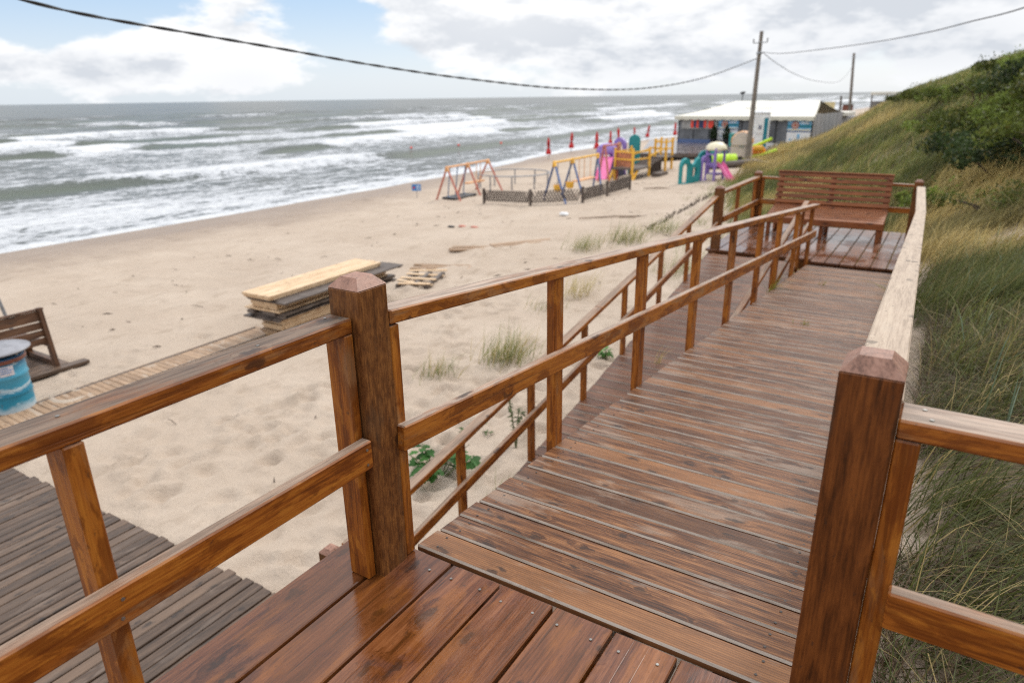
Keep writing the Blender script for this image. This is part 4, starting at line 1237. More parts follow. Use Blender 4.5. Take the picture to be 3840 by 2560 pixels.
# teal and beige playhouse by the utility pole
o = seat(-10.05, 43.9)
t = thing('playhouse', 'beige and teal plastic playhouse just left of the nearer utility pole', 'playhouse', o)
m = MB(); m.panel([rrect(-.62, .62, -.15, 1.55, .12), arch(-.28, .28, .0, .34)], .9, upright((.25, 0, 0), .15), .04); m.build('body', M['beige'], t)
m = MB(); m.panel([arch(-.66, .66, 1.18, 1.86)], 1.0, upright((.25, 0, 0), .15), .05); m.build('roof', M['orange'], t)
m = MB(); m.panel([arch(-.58, .58, 1.02, 1.80)], 1.06, upright((.25, -.02, 0), .15), .03); m.build('gable', M['beige'], t)
m = MB(); m.panel([rrect(-.5, .5, .1, .95, .1), rrect(-.22, .22, .4, .7, .06)], .5, upright((-1.05, -.5, 0), .35), .04); m.build('side_wall', M['teal'], t)
m = MB(); m.box(-.52, -.36, -.35, .35, .9, 1.72, .03, 2); m.build('corner_post', M['teal'], t)
m = MB()
for k, (x, z) in enumerate(((-.05, 1.05), (.12, 1.05), (-.05, .88), (.12, .88))): m.panel([rrect(x, x + .12, z, z + .12, .03)], .03, upright((.25, -.50, 0), .15))
m.build('print', M['metal'], t)
m = MB(); m.panel([arch(-.26, .26, .0, .32)], .05, upright((.25, -.40, 0), .15)); m.build('door', M['black'], t)
o = seat(-10.15, 41.1)
t = thing('play_tunnel', 'lime green plastic tunnel lying on the sand below the playhouse', 'play tunnel', o, .5)
m = MB(); X_ = []
for k in range(13):
    X_.append((-.75 + k * .125, 0, .36))
m.tube(X_, [.36 + .035 * (k % 2) for k in range(13)], 18, cap=False); m.tube(X_[::-1], [.31] * 13, 18, cap=False); m.build('tube', M['lime'], t)
m = MB(); m.tube([(-.73, 0, .36), (-.70, 0, .36)], .30, 18); m.build('opening_shade', plain('tunnel_shade', (.10, .16, .02), .7), t)  # solid dark disc painting the shade inside the tunnel mouth
# lime and orange toy
o = seat(-9.25, 45.3, .0)
t = thing('seesaw', 'lime and orange plastic seesaw on the sand right of the nearer utility pole', 'seesaw', o, .35)
m = MB(); m.tube([(-.9, .35, .55), (.1, .35, .85), (.95, .35, 1.25)], .10, 9); m.build('beam', M['lime'], t)
m = MB(); m.tube([(-.8, -.45, .08), (.2, -.45, .25), (1.2, -.45, .6)], .10, 9); m.build('beam', M['lime'], t)
m = MB(); m.box(-.75, .55, -.38, .28, .3, .72, .1, 0); m.build('body', M['brightorange'], t)
m = MB(); m.box(-.2, .4, -.5, -.2, .55, .85, .08, 0); m.build('saddle', M['yellow'], t)
# dark log under the playhouse
m = MB(); m.tube([(-1.2, -.6, -.05), (-.3, 0, .12), (.9, .9, .22), (1.8, 1.4, .1)], [.16, .22, .22, .12], 9)
ob = m.build('log', M['darkold']); ob.location = seat(-9.3, 40.3, .05); tag(ob, 'dark log lying on the dune foot in front of the playhouse', 'log')

# sign
o = seat(-22.42, 27.1)
t = thing('beach_sign', 'small blue sign on a thin post standing alone near the waterline', 'sign', o, .55)
m = MB(); m.tube([(0, 0, -.2), (0, 0, .75)], .018, 6); m.build('post', M['metal'], t)
m = MB(); m.box(-.24, .24, -.03, -.005, .38, .72, .006, 0); b_ = m.build('board', M['signblue'], t)
m = MB(); m.panel([[(-.13 + .06 * math.cos(a), .55 + .06 * math.sin(a)) for a in np.linspace(0, 6.2, 14)]], .006, Matrix(((1, 0, 0, 0), (0, 0, 1, -.034), (0, 1, 0, 0), (0, 0, 0, 1)))); m.build('red_mark', M['red'], b_)
m = MB()
for k in range(3): m.box(.0, .18, -.037, -.031, .46 + k * .08, .49 + k * .08, .001, 0)
m.build('lettering', M['white'], b_)

# ---- platform, tent, toilet
ZD = -2.15
o = (-14, 55, ZD)
t = thing('tent_platform', 'low dark timber platform in front of the white roofed tent', 'platform', o)
Q = [(-17.1, 45.2), (-8.9, 47.1), (-7.6, 58), (-22.0, 59.7)]
m = MB(); n = 74
for k in range(n):
    f0, f1 = k / n, (k + .93) / n
    a0 = V((*Q[0], 0)).lerp(V((*Q[3], 0)), f0); a1 = V((*Q[0], 0)).lerp(V((*Q[3], 0)), f1); b0 = V((*Q[1], 0)).lerp(V((*Q[2], 0)), f0); b1 = V((*Q[1], 0)).lerp(V((*Q[2], 0)), f1)
    vs = [V((p.x, p.y, z)) for z in (ZD - .05, ZD) for p in (a0, b0, b1, a1)]
    m.add(vs, [(0, 1, 2, 3), (4, 5, 6, 7), (0, 1, 5, 4), (1, 2, 6, 5), (2, 3, 7, 6), (3, 0, 4, 7)], [V((p.x, p.y * .6, p.z)) for p in vs])
m.build('deck_boards', wood('platform_wood', (.09, .07, .068), (.17, .135, .13), (.26, .215, .21), (.26, .22, .22), .5, rough=(.2, .34), wet=.8, tintamt=.5), t, o)
m = MB(); m.beam((*Q[0], ZD - .16), (*Q[1], ZD - .16), .06, .2); m.beam((*Q[0], ZD - .161), (*Q[3], ZD - .161), .06, .2); m.build('edge_beam', M['darkold'], t, o)
m = MB(); m.box(-17.0, -16.3, 44.5, 45.1, ZD - .62, ZD - .35, .01, 0); m.build('step', M['darkold'], t, o)
for k in range(6):
    f = k / 5; p = V((*Q[0], 0)).lerp(V((*Q[1], 0)), f); m = MB(); m.box(p.x - .08, p.x + .08, p.y + .3, p.y + .46, T(p.x, p.y) - .2, ZD - .055, .004, 2); m.build('support_post', M['darkold'], t, o)
for k in range(5):
    f = k / 4; p = V((*Q[0], 0)).lerp(V((*Q[3], 0)), f); m = MB(); m.box(p.x + .2, p.x + .36, p.y + .6, p.y + .76, T(p.x, p.y) - .3, ZD - .055, .004, 2); m.build('support_post', M['darkold'], t, o)

FL = V((-18.65, 57.5, ZD)); FR = V((-7.85, 56.5, ZD)); e = (FR - FL); LT = e.length; e /= LT; bk = V((-e.y, e.x, 0))
o = tuple(FL + e * LT / 2)
t = thing('beach_tent', 'large white roofed beach tent with grey plastic walls at the foot of the dune', 'tent', o)
HE = 2.12; HR = 3.22; DP = 9.0
RL = FL + e * 3.1 + bk * (DP / 2) + V((0, 0, HR)); RR = FL + e * (LT - .8) + bk * (DP / 2) + V((0, 0, HR))
EL = FL - bk * .35 - e * .25 + V((0, 0, HE)); ER = FR - bk * .35 + e * .15 + V((0, 0, HE)); BL = FL + bk * (DP + .3) - e * .25 + V((0, 0, HE)); BR = FR + bk * (DP + .3) + e * .15 + V((0, 0, HE))
def quadstrip(m, A, B, C, D, n=10, k=6, sag=0.0):
    vs = []; fs = []
    for i in range(n + 1):
        for j in range(k + 1):
            p = A.lerp(B, i / n).lerp(D.lerp(C, i / n), j / k); p.z -= sag * math.sin(math.pi * j / k) * (1 + .5 * math.cos(2 * math.pi * i * 4 / n)); vs.append(p)
    for i in range(n):
        for j in range(k): fs.append((i * (k + 1) + j, (i + 1) * (k + 1) + j, (i + 1) * (k + 1) + j + 1, i * (k + 1) + j + 1))
    m.add(vs, fs)
m = MB(); dn = V((0, 0, -.05))
for off in (V((0, 0, 0)), dn):
    quadstrip(m, EL + off, ER + off, RR + off, RL + off, 16, 6, .06); quadstrip(m, BL + off, BR + off, RR + off, RL + off, 16, 6, .06); quadstrip(m, BL + off, EL + off, RL + off, RL + off, 4, 6, .04)
m.build('roof', M['roof'], t, o, recalc=False)
m = MB()
for (p, q) in ((EL, ER), (BL, EL), (ER + V((0, 0, -.02)), RR + V((0, 0, -.08)))):
    dd = (q - p); nn = V((dd.y, -dd.x, 0)).normalized() * .02; n_ = max(4, int(dd.length / .7))
    for i in range(n_):
        a_ = p + dd * (i / n_) + nn; b_ = p + dd * ((i + 1) / n_) + nn
        m.add([a_, b_, b_ + V((0, 0, -.26)), (a_ + b_) / 2 + V((0, 0, -.32)), a_ + V((0, 0, -.26))], [(0, 1, 2, 3, 4)])
m.build('valance', M['roofedge'], t, o)
for i in range(9):
    p = FL + e * (LT * i / 8); m = MB(); m.tube([p, p + V((0, 0, HE - .05))], .05, 6); m.build('frame_post', M['black'], t, o)
def wall(name, u0, u1, z0, z1, mat, off=0.0, parent=t, d0=0, along=None):
    m = MB(); A0 = FL if along is None else along[0]; E = e if along is None else along[1]; nn = bk if along is None else along[2]
    p = lambda u, z: A0 + E * u + nn * (d0 - off) + V((0, 0, z))
    n_ = max(2, int((u1 - u0) / .3)); vs = []; fs = []
    for i in range(n_ + 1):
        u = u0 + (u1 - u0) * i / n_
        for z in (z0, (z0 + z1) / 2, z1):
            vs.append(p(u, z) - nn * (.03 * math.sin(u * 5 + z)) * (name != 'poster'))
    for i in range(n_):
        for j in range(2): fs.append((3 * i + j, 3 * i + 3 + j, 3 * i + 4 + j, 3 * i + 1 + j))
    m.add(vs, fs); return m.build(name, mat, parent, o)
wall('front_wall', .06, LT - .06, .12, 2.0, M['pvc'])
wall('front_skirt', .0, 3.4, .0, .26, M['blue'], .05)
pale = plain('pvc_window', (.36, .35, .33), .3, .25, 1.3)
wall('front_window', .3, 3.4, 1.1, 1.95, pale, .06)
wall('end_wall', .05, DP, .0, 2.25, M['greywall'], 0, t, 0, (FR, bk, -e))
wall('end_wall', .05, DP, .0, 2.2, M['pvc'], 0, t, 0, (FL, bk, e))
for k, (u, c) in enumerate(((2.0, 'hotred'), (2.35, 'navy'), (2.62, 'hotred'), (2.95, 'navy'), (3.15, 'navy'), (3.45, 'hotred'), (3.95, 'hotred'), (4.22, 'hotred'))):
    u = 1.15 + (u - 2) * .78; m = MB(); wd = .19 if k not in (2, 3) else .15
    p = FL + e * u - bk * .14
    m.add([p + V((0, 0, 1.93)), p + e * wd + V((0, 0, 1.93)), p + e * (wd + .03) + V((0, 0, 1.22 + .1 * (k % 2))), p + e * wd * .5 + V((0, 0, 1.16)), p - e * .02 + V((0, 0, 1.28))], [(0, 1, 2, 3, 4)], None)
    ob = m.build('pennant', M[c], None, tuple(p)); tag(ob, ['orange red cloth hanging in the tent window, leftmost', 'dark cloth hanging right of the leftmost red one', 'narrow red cloth between the two dark ones in the window', 'dark cloth right of the narrow red one', 'dark cloth just left of the wide red ones', 'wide red cloth left of the pair in the window', 'red cloth, left of the touching pair by the poster', 'red cloth nearest the left poster in the tent window'][k], 'cloth', 'cloths hanging in the tent window')
# posters
def poster(u0, u1, z0, z1, lab):
    c = FL + e * u0 - bk * .16; q = thing('poster', lab, 'poster', tuple(c)); oo = tuple(c)
    def rect(name, a0, a1, b0, b1, mat, off):
        m = MB(); P_ = lambda u, z: FL + e * (u0 + (u1 - u0) * u) - bk * (.16 + off) + V((0, 0, z0 + (z1 - z0) * z))
        vs = [P_(a0, b0), P_(a1, b0), P_(a1, b1), P_(a0, b1)]; vs += [v + bk * .02 for v in vs]
        m.add(vs, [(0, 1, 2, 3), (4, 5, 6, 7), (0, 1, 5, 4), (1, 2, 6, 5), (2, 3, 7, 6), (3, 0, 4, 7)]); return m.build(name, mat, q, oo)
    rect('sheet', 0, 1, 0, 1, M['white'], 0); rect('blue_field', .0, 1, .54, .98, M['skyblue'], .012); rect('teal_band', .0, 1, .66, .76, M['tealdoor'], .02); rect('cream_band', .02, .98, .55, .60, M['cream'], .02)
    rect('navy_line', 0, 1, .49, .53, M['blue'], .014)
    rect('print', .45, .55, .24, .42, M['skyblue'], .014); rect('print', .12, .2, .18, .24, M['skyblue'], .014); rect('print', .6, .75, .12, .16, M['skyblue'], .014); rect('print', .25, .38, .10, .13, M['blue'], .014)
    for (r_, mt, off) in ((.21, 'brownring', .030), (.15, 'beige', .036), (.10, 'brownring', .042)):
        m = MB(); cc = FL + e * (u0 + (u1 - u0) * .33) - bk * (.16 + off) + V((0, 0, z0 + (z1 - z0) * .745))
        vs = [cc + e * (r_ * 1.35 * math.cos(a)) + V((0, 0, r_ * 1.35 * math.sin(a))) for a in np.linspace(0, 2 * math.pi, 24, endpoint=False)]
        m.add(vs, [tuple(range(24))]); m.build('emblem', M[mt], q, oo)
    rect('lettering', .55, .9, .80, .84, M['white'], .022); rect('lettering', .6, .85, .88, .91, M['white'], .022)
M['skyblue'] = plain('poster_blue', (.16, .42, .66), .5, .3, 2.5); M['brownring'] = plain('poster_brown', (.38, .10, .06), .5, .2, 4)
poster(3.53, 5.2, .22, 1.95, 'blue and white poster with a brown round emblem behind the potted plants')
poster(9.05, 10.8, .02, 1.98, 'blue and white poster with a brown emblem at the dune end of the tent')
# lettering on the roof (too small to read in the photo)
m = MB(); x = 0
ctr = (EL + ER + RL + RR) / 4 + V((0, 0, .02)); upv = ((RL + RR) / 2 - (EL + ER) / 2).normalized(); nv = e.cross(upv).normalized()
for k in range(13):
    w_ = random.choice((.10, .13, .16)); h_ = .16 if k % 4 else .22
    p = ctr + e * (-1.15 + x) + nv * .03; x += w_ + .05
    m.add([p, p + e * w_, p + e * w_ + upv * h_, p + upv * h_], [(0, 1, 2, 3)]); m.add([p + upv * h_ * .3 + e * w_ * .3, p + e * w_ * .8 + upv * h_ * .3, p + e * w_ * .8 + upv * h_ * .6, p + upv * h_ * .6 + e * w_ * .3], [(0, 1, 2, 3)])
m.build('roof_lettering', plain('roof_print', (.30, .28, .26), .6), t, o, recalc=False)
# toilet
c = V((-10.2, 50.1, ZD + .0)); t = thing('portable_toilet', 'white portable toilet with a teal door edge in front of the tent', 'portable toilet', tuple(c), .30); t.scale = (.95, .95, 1.1)
m = MB(); m.box(-.56, .56, -.56, .56, .10, 2.28, .03, 2); m.build('cabin', M['white'], t)
m = MB(); m.box(-.60, .60, -.60, .60, .0, .10, .02, 0); m.build('base', M['black'], t)
m = MB(); m.box(-.6, .6, -.6, .6, 2.281, 2.36, .03, 0); m.lathe((0, 0, 2.361), [(.5, 0), (.45, .07), (.2, .13), (.02, .14)], 20, sx=1.1, sy=1.1); m.build('roof', M['white'], t)
m = MB(); m.box(-.46, .40, -.59, -.561, .16, 2.14, .01, 2); d_ = m.build('door', M['white'], t)
m = MB(); m.box(.17, .43, -.61, -.591, .14, 2.02, .008, 2); m.build('door_panel', M['tealdoor'], t)
m = MB(); m.box(-.585, -.561, -.5, .45, .2, 2.1, .008, 2); m.build('side_panel', M['tealdoor'], t)
m = MB()
for (x, z) in ((-.2, 1.5), (-.06, 1.5), (-.2, 1.34), (-.06, 1.34), (-.13, 1.42)): m.box(x, x + .09, -.605, -.592, z, z + .09, .002, 0)
m.build('emblem', M['navy'], d_)
m = MB(); m.box(-.3, .08, -.605, -.592, 1.05, 1.09, .002, 0); m.build('lettering', M['beige'], d_)

# potted conifers
def conifer(p, lab):
    t = thing('potted_shrub', lab, 'potted plant', tuple(p)); m = MB(); m.lathe((0, 0, 0), [(.20, 0), (.27, .38), (.30, .40), (.27, .41), (.22, .36)], 14); m.build('pot', M['black'], t)
    r = np.random.default_rng(int(abs(p[0] * 100))); n = 700
    z = r.uniform(0, 1, n) ** 1.3; th = r.uniform(0, 6.283, n); rad = .42 * np.sin(np.pi * np.clip(z * .8 + .2, 0, 1)) * (1 - z * .4) * np.sqrt(r.uniform(.2, 1, n))
    P_ = np.stack([rad * np.cos(th), rad * np.sin(th), .38 + z * 1.05], 1)
    d = np.stack([np.cos(th) * .5, np.sin(th) * .5, np.full(n, .8)], 1) * .12; sd = np.stack([-np.sin(th), np.cos(th), 0 * th], 1) * .03
    v = np.stack([P_ - sd, P_ + sd, P_ + d + sd * .3, P_ + d - sd * .3], 1).reshape(-1, 3); f = np.arange(4 * n).reshape(-1, 4)
    c_ = np.repeat(np.array([[.03, .055, .022]]) * r.uniform(.5, 1.5, (n, 1)), 4, 0)
    f_ = npmesh('foliage', v, f, 4, M['leaf'], c_); f_.parent = t
    m = MB(); m.tube([(0, 0, .3), (0, 0, 1.2)], .025, 6); m.build('stem', M['twig'], t)
conifer(FL + e * 3.4 - bk * .7, 'bushy conifer in a dark pot at the left edge of the left poster')
conifer(FL + e * 4.5 - bk * .7, 'bushy conifer in a dark pot in front of the left poster')

# things behind the tent
c = V((-8.3, 69.5, -2.15))
t = thing('kiosk', 'small kiosk with an ochre sign board and white awning behind the tent', 'kiosk', tuple(c), math.atan2(e.y, e.x))
m = MB(); m.box(-1.2, 1.6, 0, 3, -.3, 1.75, .02, 0); m.build('wall', M['greywall'], t)
m = MB(); m.box(-1.0, .0, -.05, .05, 2.3, 3.0, .01, 0); m.build('sign_board', M['ochre'], t)
m = MB(); m.box(-1.2, 1.2, -.75, 3.1, 1.78, 2.15, .06, 0); m.build('awning', M['roof'], t)

# ---- utility poles
def insul(m, p): m.lathe(p, [(.03, 0), (.06, .03), (.06, .14), (.03, .18)], 8)
b0 = V(seat(-9.28, 43.35)); tp = V((-9.17, 43.35, 5.09))
t = thing('utility_pole', 'tall leaning brown utility pole with a short crossarm in front of the tent', 'utility pole', tuple(b0))
o = tuple(b0)
m = MB(); m.tube([b0 - V((0, 0, .5)), tp], [.17, .10], 10); m.build('pole', M['concrete'], t, o)
ar = V((-9.18, 43.28, 4.45)); m = MB(); m.tube([ar + V((-.36, -.08, 0)), ar + V((.40, .02, .03))], .03, 6); x = m.build('crossarm', M['metal'], t, o)
for q in (V((-.36, -.08, 0)), V((.40, .02, .03))):
    m = MB(); m.tube([ar + q, ar + q + V((0, 0, .22))], [.03, .05], 7); m.build('insulator', M['metal'], x, o)
m = MB(); m.lathe((-9.19, 43.35, 3.84), [(.15, 0), (.17, .02), (.17, .1), (.15, .12)], 10); m.tube([(-9.1, 43.28, 3.9), (-8.9, 43.2, 3.93)], .035, 6); m.build('clamp', M['metal'], t, o)
b1 = V(seat(-9.36, 90)); tp = V((-9.88, 90, 5.82))
t = thing('utility_pole', 'farther plain utility pole rising behind the dune slope', 'utility pole', tuple(b1))
m = MB(); m.tube([b1 - V((0, 0, .6)), tp], [.19, .13], 10); m.build('pole', M['concrete'], t, tuple(b1))
m = MB(); m.tube([(-9.85, 89.8, 5.3), (-9.6, 89.7, 5.32)], .06, 6); m.build('clamp', M['metal'], t, tuple(b1))
b1 = V(seat(-10.42, 90)); m = MB(); m.tube([b1 - V((0, 0, .4)), (-10.58, 90, 1.29)], [.14, .11], 8)
tag(m.build('wooden_stake', M['darkold'], None, tuple(b1)), 'short dark stake beside the farther utility pole', 'stake')

# cables
def cable(pts, r, mat, lab, twist=0.0, name='overhead_cable'):
    P_ = [V(p) for p in pts]; out = []
    for i in range(len(P_) - 1):
        p0 = P_[max(i - 1, 0)]; p1 = P_[i]; p2 = P_[i + 1]; p3 = P_[min(i + 2, len(P_) - 1)]; n_ = max(4, int((p2 - p1).length / .12)) if twist else 8
        for k in range(n_):
            u = k / n_; out.append(.5 * ((2 * p1) + (p2 - p0) * u + (2 * p0 - 5 * p1 + 4 * p2 - p3) * u * u + (3 * p1 - p0 - 3 * p2 + p3) * u ** 3))
    out.append(P_[-1])
    m = MB()
    if twist:
        for s_ in (0, math.pi):
            L_ = 0; q = []
            for i, p in enumerate(out):
                if i: L_ += (p - out[i - 1]).length
                q.append(p + V((math.cos(L_ * twist + s_) * r * .62, 0, math.sin(L_ * twist + s_) * r * .62)))
            m.tube(q, r * .72, 6)
    else: m.tube(out, r, 6)
    o_ = tuple(out[len(out) // 2]); tag(m.build(name, mat, None, o_, smooth=True), lab, 'cable')
cable([(-10.25, 1.5, 3.5), (-10.21, 4, 3.07), (-10.18, 4.97, 2.93), (-10.14, 6.52, 2.79), (-10.07, 8.53, 2.61), (-9.99, 11.04, 2.38), (-9.88, 14.64, 2.13), (-9.71, 19.88, 1.9), (-9.51, 26.3, 1.92), (-9.32, 33.6, 2.43), (-9.30, 43.25, 3.6)], .021, M['wire'], 'black twisted overhead cable sagging from upper left to the nearer utility pole', 5.0)
cable([(-8.93, 43.2, 3.93), (-7.2, 40.2, 3.68), (-4.33, 36, 3.6), (-1.92, 32, 3.56), (.08, 28, 3.56), (1.33, 24, 3.53), (2.38, 20, 3.47), (3.8, 13, 3.5)], .018, M['wirefar'], 'thin grey overhead cable from the nearer pole to the upper right edge')
cable([(-8.93, 43.2, 3.90), (-8.85, 47, 3.4), (-9.16, 55, 2.91), (-9.23, 65, 2.56), (-9.3, 78, 2.74), (-9.66, 89.7, 4.6)], .018, M['wirefar'], 'thin grey overhead cable sagging between the two utility poles')

# ---- far things along the coast
c = V((-10.6, 150, -1.0)); t = thing('beach_pavilion', 'distant open pavilion with a long white roof on the dune skyline', 'pavilion', tuple(c), .1)
m = MB(); m.box(-2.9, 5.5, -2, 3, 2.1, 2.7, .1, 0); m.build('roof', M['roof'], t)
for x in (-2.7, -.2, 2.2, 4.4):
    for y in (-1.7, 2.7):
        m = MB(); m.box(x, x + .22, y, y + .22, -3, 2.09, .02, 2); m.build('post', M['darkold'], t)
m = MB(); m.box(-2.6, 5, 2.5, 2.58, -2.5, 1.0, .02, 0); m.build('back_wall', M['greywall'], t)
m = MB(); m.box(.5, 1.8, -.5, 1, -1, 1.3, .05, 2); m.build('counter', M['black'], t)
c = V(seat(-15.2, 120)); t = thing('beach_cabinet', 'dark red brown wooden cabinet on the sand right of the farther pole', 'cabinet', (-14.4, 128, -1.75)); 
m = MB(); m.box(-.75, .75, -.5, .5, .0, 1.45, .03, 2); m.build('body', M['brownred'], t); m = MB(); m.box(-.85, .85, -.6, .6, 1.455, 1.55, .03, 0); m.build('top', M['darkold'], t)
m = MB(); m.box(-.7, -.02, -.53, -.505, .1, 1.38, .01, 2); m.build('door', M['brownred'], t)
for x in (-.7, .7):
    m = MB(); m.box(x - .05, x + .05, -.05, .05, -2.2, -.005, .01, 2); m.build('leg', M['darkold'], t)
t = thing('lamp_post', 'thin dark lamp post against the sea beyond the tent roof', 'lamp post', (-29, 118, WATER - .5))
m = MB(); m.tube([(0, 0, -1), (0, 0, 5.9)], .07, 7); m.build('pole', M['black'], t)
m = MB(); m.tube([(-.45, 0, 6.05), (-.05, 0, 6.0), (.4, 0, 6.15)], [.08, .26, .10], 8); m.build('lamp_head', M['black'], t)
# buoys
for k, (a, b, lab) in enumerate(((-47.0, 56, 'orange buoy in the surf, leftmost of three'), (-44.5, 61, 'orange buoy in the surf, middle of three'), (-42.2, 66, 'orange buoy in the surf, rightmost of three'))):
    m = MB(); m.lathe((0, 0, 0), [(.01, -.05), (.09, 0), (.13, .09), (.10, .18), (.02, .22)], 12); ob = m.build('buoy', M['hotred'], smooth=True); ob.location = (a, b, WATER + .45); tag(ob, lab, 'buoy', 'orange buoys in the surf')
# wooded headland far along the coast
xs = np.linspace(-150, 700, 80); ys = np.linspace(1500, 1900, 14); X, Y, f = grid(xs, ys)
Z = -8 + (22 * sm((X + 132) / 60) + 30 * sm((X + 95) / 300)) * np.sin(np.clip((Y - 1490) / 420, 0, 1) * math.pi) ** .5 + 7 * (fbm(X * .05, Y * .05, 77, 3) - .5) * 2 * sm((X + 120) / 60)
ob = npmesh('headland', np.stack([X.ravel(), Y.ravel(), Z.ravel()], 1), f, 4, plain('far_wood', (.055, .075, .085), .9, .3, .05), smooth=True); tag(ob, 'dark wooded headland far along the coast', kind='structure')

# scraps of weed and twig scattered over the sand
m = MB()
for k in range(150):
    a = random.uniform(-20, -2.2); b = random.uniform(1.8, 34)
    if a > float(np.interp(b, TB, TA)) - .5 and b > 10: continue
    if -10.2 < a < -8 and b < 9.8: continue
    z = T(a, b); L_ = random.uniform(.02, .13) * (1 + b * .02); th = random.uniform(0, 6.28); d = V((math.cos(th), math.sin(th), random.uniform(-.05, .3))) * L_
    m.tube([V((a, b, z + .012)) - d, V((a, b, z + .03)), V((a, b, z + .02)) + d], [.004, random.uniform(.006, .016), .003], 4)
tag(m.build('beach_litter', M['twig'], None, (-9, 12, -2.5)), 'scraps of dark weed and twigs scattered over the open sand', 'litter', kind='stuff')
# ------------------------------------------------------------------ vegetation
def blades(pos, L, w, az, lean, cb, ct, seed=0, flat=.0):
    """curved grass blades as one vertex cloud; pos (n,3)"""
    r = np.random.default_rng(seed); n = len(pos)
    S = np.array([0, .36, .7, 1.0]); dirv = np.stack([np.cos(az), np.sin(az), 0 * az], 1)
    tw = az + np.pi / 2 + r.normal(0, .6, n); sd = np.stack([np.cos(tw), np.sin(tw), 0 * tw], 1)
    V_ = np.zeros((n, 7, 3)); C_ = np.zeros((n, 7, 3)); k = 0
    for i, s in enumerate(S):
        h = (L * lean * (.25 * s + .75 * s ** 2))[:, None] * dirv
        up = L * np.maximum(s - .5 * lean * s ** 2, (.06 + .1 * s) * 1.0)
        p = pos + h; p[:, 2] += up
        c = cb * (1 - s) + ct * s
        if i < 3:
            ww = (w * (1 - .25 * i) * .5)[:, None] * sd
            V_[:, k] = p - ww; V_[:, k + 1] = p + ww; C_[:, k] = c; C_[:, k + 1] = c; k += 2
        else: V_[:, 6] = p; C_[:, 6] = c
    t = np.array([(0, 1, 3), (0, 3, 2), (2, 3, 5), (2, 5, 4), (4, 5, 6)])
    f = (np.arange(n)[:, None, None] * 7 + t[None]).reshape(-1, 3)
    return V_.reshape(-1, 3), f, C_.reshape(-1, 3)


STRAW = np.array((.56, .43, .18)); GREEN = np.array((.185, .205, .040)); MARRAM = np.array((.24, .27, .095)); BROWN = np.array((.095, .062, .036)); DARK = np.array((.035, .05, .014))


